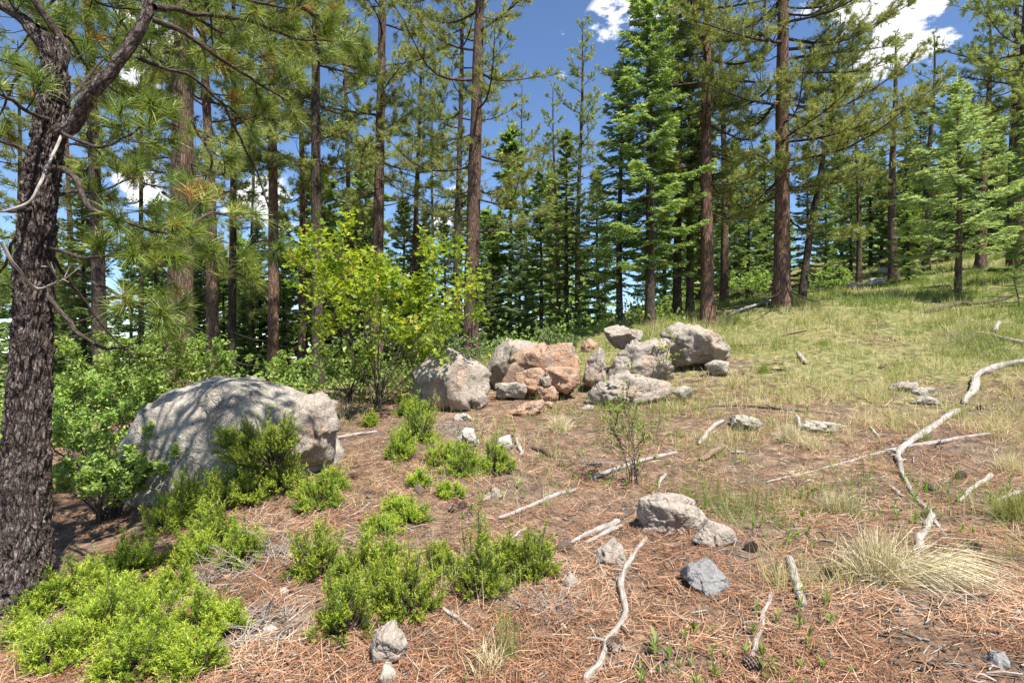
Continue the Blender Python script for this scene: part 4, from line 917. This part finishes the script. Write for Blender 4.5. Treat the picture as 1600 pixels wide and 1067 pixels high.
shrub('thin_sapling', h, 1.1, .58, 10, 650, .032, 'shrub', 'thin-stemmed sparse sapling in front of the grey rock heap', 87, 'small saplings', sr=.005, bare=.25, cl=.4)
shrub('thin_sapling', gpos(1035, 9.3), 1.15, .3, 3, 150, .045, 'maple', 'slender aspen sprig poking up behind the grey heap', 88, 'small saplings', sr=.006, bare=.4, cl=.3)
shrub('thin_sapling', gpos(990, 9.1), .75, .4, 4, 130, .035, 'shrub', 'small leafy sprig growing through the grey heap', 89, 'small saplings', sr=.005, bare=.3, cl=.3)

# ------------------------------------------------------------------ junipers
def juniper(lobes, label, seed, dens=1.0, y_fix=None, root=None, hs=1.0, group='low junipers'):
    """lobes: (u, v of lobe base, width px, height px)"""
    rng = np.random.default_rng(seed); cm = MB(); sm = MB(); base = None
    T, A, TI, SP = [], [], [], []
    for (u, v, wp, hp) in lobes:
        h = hit(u, v) if y_fix is None else px(u, v, y_fix)
        if base is None: base = h.copy()
        c = h - base; w = wp / F * h[1] * .5; hh = hp / F * h[1] * hs; w *= 1.0
        nb = int(dens * 24 + dens * 330 * w * (w + hh)); m = 13
        ph = rng.uniform(0, 6.28, nb); th = np.arccos(1 - rng.uniform(0, 1.05, nb)); d = np.stack([np.sin(th) * np.cos(ph), np.sin(th) * np.sin(ph), np.cos(th)], 1)
        e1 = d * np.array([w, w * .9, hh]) * (rng.uniform(.55, 1.05, (nb, 1)) * (1 + .28 * fbm(d * 2.6 + u, 2))[:, None]) + c
        b1 = c + d * np.array([w, w, 0]) * .25; g = zg(e1[:, 0] + base[0], e1[:, 1] + base[1]) - base[2]
        if y_fix is None: e1[:, 2] = np.maximum(e1[:, 2], g + .02)
        if root is not None: b1 = b1 * .3 + (px(*root) - base) * .7
        bd = nrm(e1 - b1); SP.append(np.stack([b1, (b1 + e1) / 2 + rng.normal(0, .04 * w, (nb, 3)), e1], 1))
        f = rng.uniform(.45, 1.0, (nb, m)); L0 = np.linalg.norm(e1 - b1, axis=1)
        bdr = np.repeat(bd, m, 0); lat = nrm(cr(bdr, rng.normal(size=(nb * m, 3))))
        off = (1.02 - f.ravel()) * .34 * rng.uniform(.2, 1, nb * m) * np.repeat(np.minimum(L0, .22), m)
        p = (b1[:, None] + (e1 - b1)[:, None] * f[..., None]).reshape(-1, 3) + lat * off[:, None]
        ax = nrm(bdr * .8 + lat * rng.uniform(.2, .8, (nb * m, 1)) + np.array([0, 0, .55]) + rng.normal(0, .15, (nb * m, 3)))
        T.append(p); A.append(ax); TI.append(np.repeat(np.clip(rng.normal(.48, .18, nb), 0, .9), m))
    T, A, TI, SP = np.concatenate(T), np.concatenate(A), np.concatenate(TI), np.concatenate(SP); n = len(T)
    if y_fix is None: T[:, 2] = np.maximum(T[:, 2], zg(T[:, 0] + base[0], T[:, 1] + base[1]) - base[2] + .005)
    e = empty('juniper_bush', base); tag(e, label, 'juniper', group)
    k = 14; L = rng.uniform(.035, .08, n); s = np.tile(np.linspace(0, 1, k), (n, 1)); Ar = np.repeat(A, k, 0)
    Bp = (T[:, None] + A[:, None] * (s * L[:, None])[..., None]).reshape(-1, 3)
    pr = nrm(cr(Ar, rng.normal(size=(n * k, 3)))); D = nrm(Ar * .75 + pr)
    odd = rng.uniform(size=n) < .008
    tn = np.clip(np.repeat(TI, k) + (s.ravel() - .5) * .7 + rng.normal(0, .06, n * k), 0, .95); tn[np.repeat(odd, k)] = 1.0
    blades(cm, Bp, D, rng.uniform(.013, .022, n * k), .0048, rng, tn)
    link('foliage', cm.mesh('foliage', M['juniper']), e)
    tubes(sm, SP, np.tile(np.array([[.006, .0045, .002]]), (len(SP), 1)), 3)
    o = link('twigs', sm.mesh('twigs', M['stem']), e); o['kind'] = 'stuff'
    return e
juniper([(400,705,85,55),(445,690,60,50),(365,715,70,60),(350,690,40,25)], 'small juniper growing over the face of the huge boulder', 201, 1.0, y_fix=5.25, root=(430, 740, 5.3))
juniper([(655,690,70,70),(640,650,55,40),(625,715,60,45),(690,725,70,40),(725,740,70,50),(775,738,60,50)], 'bright juniper in the middle in front of the pointed boulder', 202, hs=1.1)
juniper([(580,665,26,26)], 'tiny juniper tuft between the huge boulder and maple', 203)
juniper([(500,790,90,55),(520,765,50,35)], 'juniper clump below the right end of the huge boulder', 204)
juniper([(440,770,90,55),(390,785,90,60),(340,800,90,60),(290,810,90,60),(330,850,90,60),(380,880,80,50),(260,830,70,50),(300,880,80,45)], 'wide juniper mat at the foot of the huge boulder', 205, 1.0, hs=1.3)
juniper([(640,815,60,40),(600,835,60,40),(620,800,50,25)], 'small juniper spur reaching up from the front juniper', 206)
juniper([(500,900,90,70),(560,905,80,55),(540,990,90,80),(600,900,70,50),(640,960,110,85),(600,930,80,50),(690,900,60,40),(745,930,100,90),(790,895,70,50),(835,905,80,70)], 'lobed bright green juniper in the front centre', 207, hs=1.3)
juniper([(130,930,110,70),(70,960,80,50),(200,900,100,60),(260,935,100,55),(150,1000,130,70),(240,1000,130,70),(320,990,100,60),(90,1040,110,60),(210,1060,140,70),(300,1060,110,60),(350,990,60,40),(30,1010,60,40),(180,960,120,55)], 'big spreading juniper filling the lower left corner', 208, hs=1.1)
juniper([(700,775,50,22),(655,760,40,22)], 'low juniper shoots under the middle juniper', 209)

# ------------------------------------------------------------------ grass tussocks
def tussock(u, v, n, hgt, label, seed, dry=.7, flop=None, spread=.6, w=.0032, rad=.05, cat='grass tussock'):
    rng = np.random.default_rng(seed); b = hit(u, v); e = MB()
    P = np.stack([rng.normal(0, rad, n), rng.normal(0, rad, n), np.full(n, -.01)], 1)
    P[:, 2] += zg(P[:, 0] + b[0], P[:, 1] + b[1]) - b[2]
    a = rng.uniform(0, 6.28, n); tl = np.abs(rng.normal(0, spread, n)); D = np.stack([np.cos(a) * np.sin(tl), np.sin(a) * np.sin(tl), np.cos(tl)], 1)
    if flop is not None:
        f = rng.uniform(size=n) < .52; D[f] = nrm(np.array(flop) + rng.normal(0, .3, (f.sum(), 3)) * [1, 1, .35]); 
    L = hgt * rng.uniform(.5, 1.15, n)
    if flop is not None: L[f] *= 2.1
    ti = np.clip(rng.normal(dry, .14, n), 0, 1)
    if flop is not None: ti[f] = np.clip(rng.normal(.88, .08, f.sum()), 0, 1)
    blades(e, P, D, L, w, rng, ti, 0, (.28 if flop is None else np.where(f, .42, .28)), 2)
    o = link('grass_tussock', e.mesh('grass_tussock', M['straw' if dry >= .55 else 'grass'])); o.location = b
    return tag(o, label, cat, 'grass tussocks')
tussock(1372, 900, 1300, .42, 'big tussock of straw grass flopping downhill at the lower right', 301, .74, (.75, -.6, .5), .65, rad=.075, w=.0046)
tussock(1310, 800, 520, .3, 'smaller straw tussock just above the big flopping one', 302, .6, None, .6)
tussock(1235, 690, 700, .34, 'dry straw tussock right of the mossy dark rock', 303, .8, None, .8)
tussock(1585, 810, 500, .36, 'green and straw tussock at the right edge', 304, .45, None, .6)
tussock(875, 672, 500, .34, 'pale dry tussock in front of the grey rock heap', 305, .75, None, .55, w=.004)
tussock(790, 1030, 60, .42, 'tall sparse green grass sprig at the bottom centre', 306, .35, None, .28, rad=.03)
tussock(760, 1050, 90, .3, 'sparse yellowish grass sprig left of the tall green one', 307, .6, None, .5, rad=.04)
tussock(1575, 735, 450, .3, 'straw tussock above the green one at the right edge', 308, .7, None, .6)
tussock(1440, 690, 160, .22, 'small green tussock beside the bent grey branch', 309, .35, None, .6)
tussock(1270, 700, 420, .28, 'dry grass right beside the straw tussock behind the stick', 310, .7, None, .7)
tussock(1500, 655, 200, .25, 'green tussock under the thick silvery branch', 311, .4, None, .6)
tussock(1100, 560, 220, .3, 'dry grass clump at the foot of the knobbly boulder', 312, .6, None, .6, w=.005)
tussock(1290, 540, 220, .26, 'fresh green clump in the middle of the meadow', 313, .25, None, .6, w=.006)
tussock(1195, 580, 220, .24, 'fresh green clump in the meadow left of the white chip', 314, .25, None, .7, w=.006)

# ------------------------------------------------------------------ pine cones
def cone_mesh():
    rng = np.random.default_rng(9); mb = MB(); V, Fc = ICO[3]; mb.add(V * np.array([.026, .026, .038]), Fc, .5, V * .05, 0, True)
    n = 90; t = (np.arange(n) + .5) / n; a = np.arange(n) * 2.39996; z = -.036 + .074 * t; r = .034 * np.sqrt(np.clip(1 - (2 * t - 1) ** 2, .05, 1)) 
    U = np.stack([np.cos(a), np.sin(a), .45 + .4 * t], 1); P = np.stack([np.cos(a) * r * .45, np.sin(a) * r * .45, z], 1)
    leaves(mb, P, nrm(U), np.tile([[0, 0, 1.0]], (n, 1)), .029, .022, rng.uniform(.2, .8, n), 0, -.15)
    return mb.mesh('pine_cone', M['cone'])
CM = cone_mesh()
for i, (u, v, lab) in enumerate([(958,1016,'pine cone resting against the white curved branch'),(1500,748,'dark pine cone left of the stick at right'),(1455,766,'dark pine cone beside the bent branch twig'),
        (1520,862,'dark pine cone near the right end of the thin twig'),(1172,862,'pine cone beside the flat sloping beige rock'),(747,822,'pine cone on the needles behind the front juniper'),
        (710,800,'pine cone left of the one behind the front juniper'),(575,777,'pine cone near the thin white twig'),(722,795,'dark pine cone above the front juniper gap'),(1180,1050,'pine cone at the foot of the pale straight stick'),
        (1530,640,'pine cone under the thick silvery branch'),(880,860,'pine cone beside the right lobe of the front juniper'),(655,770,'pine cone below the middle juniper'),(1290,905,'pine cone between rotten chunk and big straw tussock')]):
    h = hit(u, v); o = link('pine_cone', CM); o.location = h + np.array([0, 0, .022]); o.rotation_euler = (1.2 + .3 * math.sin(i * 3), .5 * math.cos(i * 5), i * 1.9); o.scale = [1.0 + .15 * math.sin(i * 7)] * 3
    tag(o, lab, 'pine cone', 'fallen pine cones')

# ------------------------------------------------------------------ dry grey brush
def brush(u, v, wpx, label, seed):
    rng = np.random.default_rng(seed); b = hit(u, v); w = wpx / F * b[1]; n = 70
    P0 = np.stack([rng.normal(0, w * .3, n), rng.normal(0, w * .3, n), np.zeros(n)], 1); P0[:, 2] = zg(P0[:, 0] + b[0], P0[:, 1] + b[1]) - b[2]
    a = rng.uniform(0, 6.28, n); L = w * rng.uniform(.25, .6, n); D = np.stack([np.cos(a), np.sin(a), rng.uniform(.05, .7, n)], 1)
    s = np.linspace(0, 1, 5)
    P = P0[:, None] + D[:, None] * (L[:, None] * s)[..., None] + rng.normal(0, .012, (n, 5, 3)) * s[None, :, None]
    mb = MB(); tubes(mb, P, np.tile(np.linspace(.0032, .0012, 5), (n, 1)), 4, tint=.5)
    P2 = P[:, 2]; D2 = nrm(D + rng.normal(0, .7, (n, 3))); Q = P2[:, None] + D2[:, None] * (L[:, None] * .4 * s)[..., None]
    tubes(mb, Q, np.tile(np.linspace(.0018, .0008, 5), (n, 1)), 3)
    o = link('dry_brush', mb.mesh('dry_brush', M['wood'])); o.location = b; o['kind'] = 'stuff'
    return tag(o, label, 'dry brush', 'dry brush')
for i, (u, v, wp, lab) in enumerate([(410,985,110,'grey dead twigs at the right edge of the lower left juniper'),(440,870,120,'grey dead twigs between the juniper mat and front juniper'),(700,672,70,'dead twigs right of the middle juniper top'),
        (450,720,90,'dead twigs along the foot of the huge boulder'),(330,905,100,'dead twigs inside the wide juniper mat'),(1495,530,60,'dead twigs near the upper right log'),(860,950,60,'dead twigs under the right lobes of the front juniper'),(60,1000,90,'dead twigs at the foot of the flaky trunk')]):
    brush(u, v, wp, lab, 400 + i)

# ------------------------------------------------------------------ fallen needles, meadow grass, small forbs
def litter():
    rng = np.random.default_rng(808); mb = MB(); n = 168000
    y = np.exp(rng.uniform(math.log(1.9), math.log(13.5), n)); x = rng.uniform(-1.15, 1.15, n) * (y * .95 + .6) 
    g = grassiness(x, y); keep = rng.uniform(size=n) > g * .85; x, y = x[keep], y[keep]; n = len(x)
    patch = fbm(np.stack([x * 1.7, y * 1.7, np.zeros(n)], -1), 3)
    pq = fbm(np.stack([x * 2.6, y * 2.6, np.full(n, 4.0)], -1), 3); keep = rng.uniform(size=n) < np.clip(.72 + 1.1 * pq, .12, 1); x, y, patch = x[keep], y[keep], patch[keep]; n = len(x)
    z = zg(x, y); a = rng.uniform(0, 6.28, n) + patch; tl = rng.normal(.06, .16, n)
    L = rng.uniform(.08, .17, n)
    ex, ey = np.cos(a) * L, np.sin(a) * L; z2 = zg(x + ex, y + ey)
    D = nrm(np.stack([ex, ey, (z2 - z) + np.sin(tl) * L], 1))
    P = np.stack([x, y, z + rng.uniform(.002, .02, n)], 1)
    W = .0034 * np.maximum(1, y / 4.5)
    t = np.clip(rng.normal(.54, .24, n) + patch * .25, 0, 1)
    side = nrm(cr(D, np.array([0, 0, 1.0])) + rng.normal(0, .35, (n, 3)))
    blades(mb, P, D, L, W, rng, t, 0, rng.normal(-.03, .08, n), 2, side)
    o = link('needle_litter', mb.mesh('needle_litter', M['litter'])); tag(o, 'brown fallen pine needles carpeting the ground', 'needle litter', None, 'stuff')
litter()
def meadow():
    rng = np.random.default_rng(909); mb = MB(); nc = 52000
    y = np.exp(rng.uniform(math.log(3.2), math.log(30), nc)); x = rng.uniform(-.3, 1.15, nc) * (y * .98 + .5)
    g = grassiness(x, y); cl = fbm(np.stack([x * 1.3, y * 1.3, np.full(nc, 7.0)], -1), 3)
    keep = rng.uniform(size=nc) < np.clip(g * 1.15, .0, 1) * np.clip(.6 + .9 * cl, .05, 1); x, y, cl = x[keep], y[keep], cl[keep]; nc = len(x)
    big = fbm(np.stack([x * .6, y * .6, np.full(nc, 2.0)], -1), 3); ct = np.clip(rng.normal(.5, .22, nc) - .25 * np.clip((y - 9) / 6, 0, 1) - .4 * big, .02, .98); ch = rng.uniform(.1, .32, nc) * (1 + .5 * np.maximum(cl, 0))
    k = 8; R = lambda q: np.repeat(q, k); n = nc * k
    x, y = R(x) + rng.normal(0, .035, n), R(y) + rng.normal(0, .035, n); z = zg(x, y)
    a = rng.uniform(0, 6.28, n); tl = np.abs(rng.normal(0, .55, n)); D = np.stack([np.cos(a) * np.sin(tl), np.sin(a) * np.sin(tl), np.cos(tl)], 1)
    blades(mb, np.stack([x, y, z - .01], 1), D, R(ch) * rng.uniform(.6, 1.3, n), .0052 * np.maximum(1, y / 6.0), rng, np.clip(R(ct) + rng.normal(0, .12, n), 0, 1), 0, .25, 1)
    tag(link('meadow_grass', mb.mesh('meadow_grass', M['grass'])), 'patchy green and straw grass over the meadow slope', 'grass', None, 'stuff')
meadow()
def debris():
    rng = np.random.default_rng(1212); mb = MB(); n = 4600
    y = np.exp(rng.uniform(math.log(2.1), math.log(15), n)); x = rng.uniform(-.75, 1.1, n) * (y * .92 + .3); z = zg(x, y); a = rng.uniform(0, 6.28, n); L = rng.uniform(.03, .2, n) * rng.uniform(.4, 1, n)
    t = np.linspace(-.5, .5, 3); ex = np.cos(a)[:, None] * L[:, None] * t; ey = np.sin(a)[:, None] * L[:, None] * t
    P = np.stack([x[:, None] + ex, y[:, None] + ey, zg(x[:, None] + ex, y[:, None] + ey) + .008], -1) + rng.normal(0, .004, (n, 3, 3))
    r = rng.uniform(.0018, .0055, n) * np.maximum(1, y / 7); R = r[:, None] * np.array([[1, 1, .5]])
    h = n // 2; tubes(mb, P[:h], R[:h], 4, mi=0); tubes(mb, P[h:], R[h:], 4, mi=1)
    m = 2600; y = np.exp(rng.uniform(math.log(2.1), math.log(15), m)); x = rng.uniform(-.75, 1.1, m) * (y * .92 + .3)
    leaves(mb, np.stack([x, y, zg(x, y) + .012], 1), nrm(np.stack([rng.normal(size=m), rng.normal(size=m), rng.normal(0, .15, m)], 1)), nrm(rng.normal(0, .25, (m, 3)) + [0, 0, 1.0]), rng.uniform(.015, .05, m), rng.uniform(.012, .03, m), .5, 2, .1)
    tag(link('forest_debris', mb.mesh('forest_debris', [M['wood'], M['wood_brown'], M['wood_dark']])), 'small twigs and bark flakes strewn over the needles', 'debris', None, 'stuff')
debris()
def forbs():
    rng = np.random.default_rng(1010); mb = MB(); n = 1300
    y = np.exp(rng.uniform(math.log(2.3), math.log(11), n)); x = rng.uniform(-.1, 1.1, n) * (y * .92 + .3)
    kp = fbm(np.stack([x * .9, y * .9, np.full(n, 21.0)], -1), 2) > -.2; x, y = x[kp], y[kp]; n = len(x)
    k = 8; z = zg(x, y); base = np.repeat(np.stack([x, y, z], 1), k, 0); a = rng.uniform(0, 6.28, n * k); el = rng.uniform(.5, 1.35, n * k)
    U = np.stack([np.cos(a) * np.cos(el), np.sin(a) * np.cos(el), np.sin(el)], 1)
    s = np.repeat(.45 + .85 * rng.uniform(0, 1, n) ** 1.5, k); base[:, 2] += rng.uniform(0, .05, n * k) * s
    Nn = nrm(np.stack([-np.cos(a) * np.sin(el), -np.sin(a) * np.sin(el), np.cos(el)], 1))
    leaves(mb, base, U, Nn, .05 * s * rng.uniform(.5, 1.3, n * k), .014 * s, np.clip(np.repeat(rng.uniform(.1, .9, n), k) + rng.normal(0, .1, n * k), 0, 1), 0, .25)
    tag(link('ground_cover', mb.mesh('ground_cover', M['forb'])), 'small green forbs sprouting through the needles', 'ground cover', None, 'stuff')
forbs()
def undergrowth():
    rng = np.random.default_rng(1111); mb = MB(); n = 50000
    y = rng.uniform(9.5, 34, n); x = rng.uniform(-1.1, .32, n) * y; cl = fbm(np.stack([x * .6, y * .6, np.full(n, 11.0)], -1), 3)
    keep = (cl > -.15) & ~((y < 13.2) & (x > -1.6)); x, y, cl = x[keep], y[keep], cl[keep]; n = len(x); z = zg(x, y) + rng.uniform(.02, 1, n) ** 1.3 * np.clip(.25 + 1.1 * cl, .1, 1.3)
    leaves(mb, np.stack([x, y, z], 1), nrm(rng.normal(size=(n, 3))), nrm(rng.normal(0, .5, (n, 3)) + [0, 0, 1.0]), rng.uniform(.06, .15, n), rng.uniform(.05, .1, n), np.clip(rng.normal(.45, .2, n), 0, 1), 0, .2)
    tag(link('undergrowth', mb.mesh('undergrowth', M['shrub'])), 'low leafy green undergrowth below the trees on the far slope', 'undergrowth', None, 'stuff')
undergrowth()
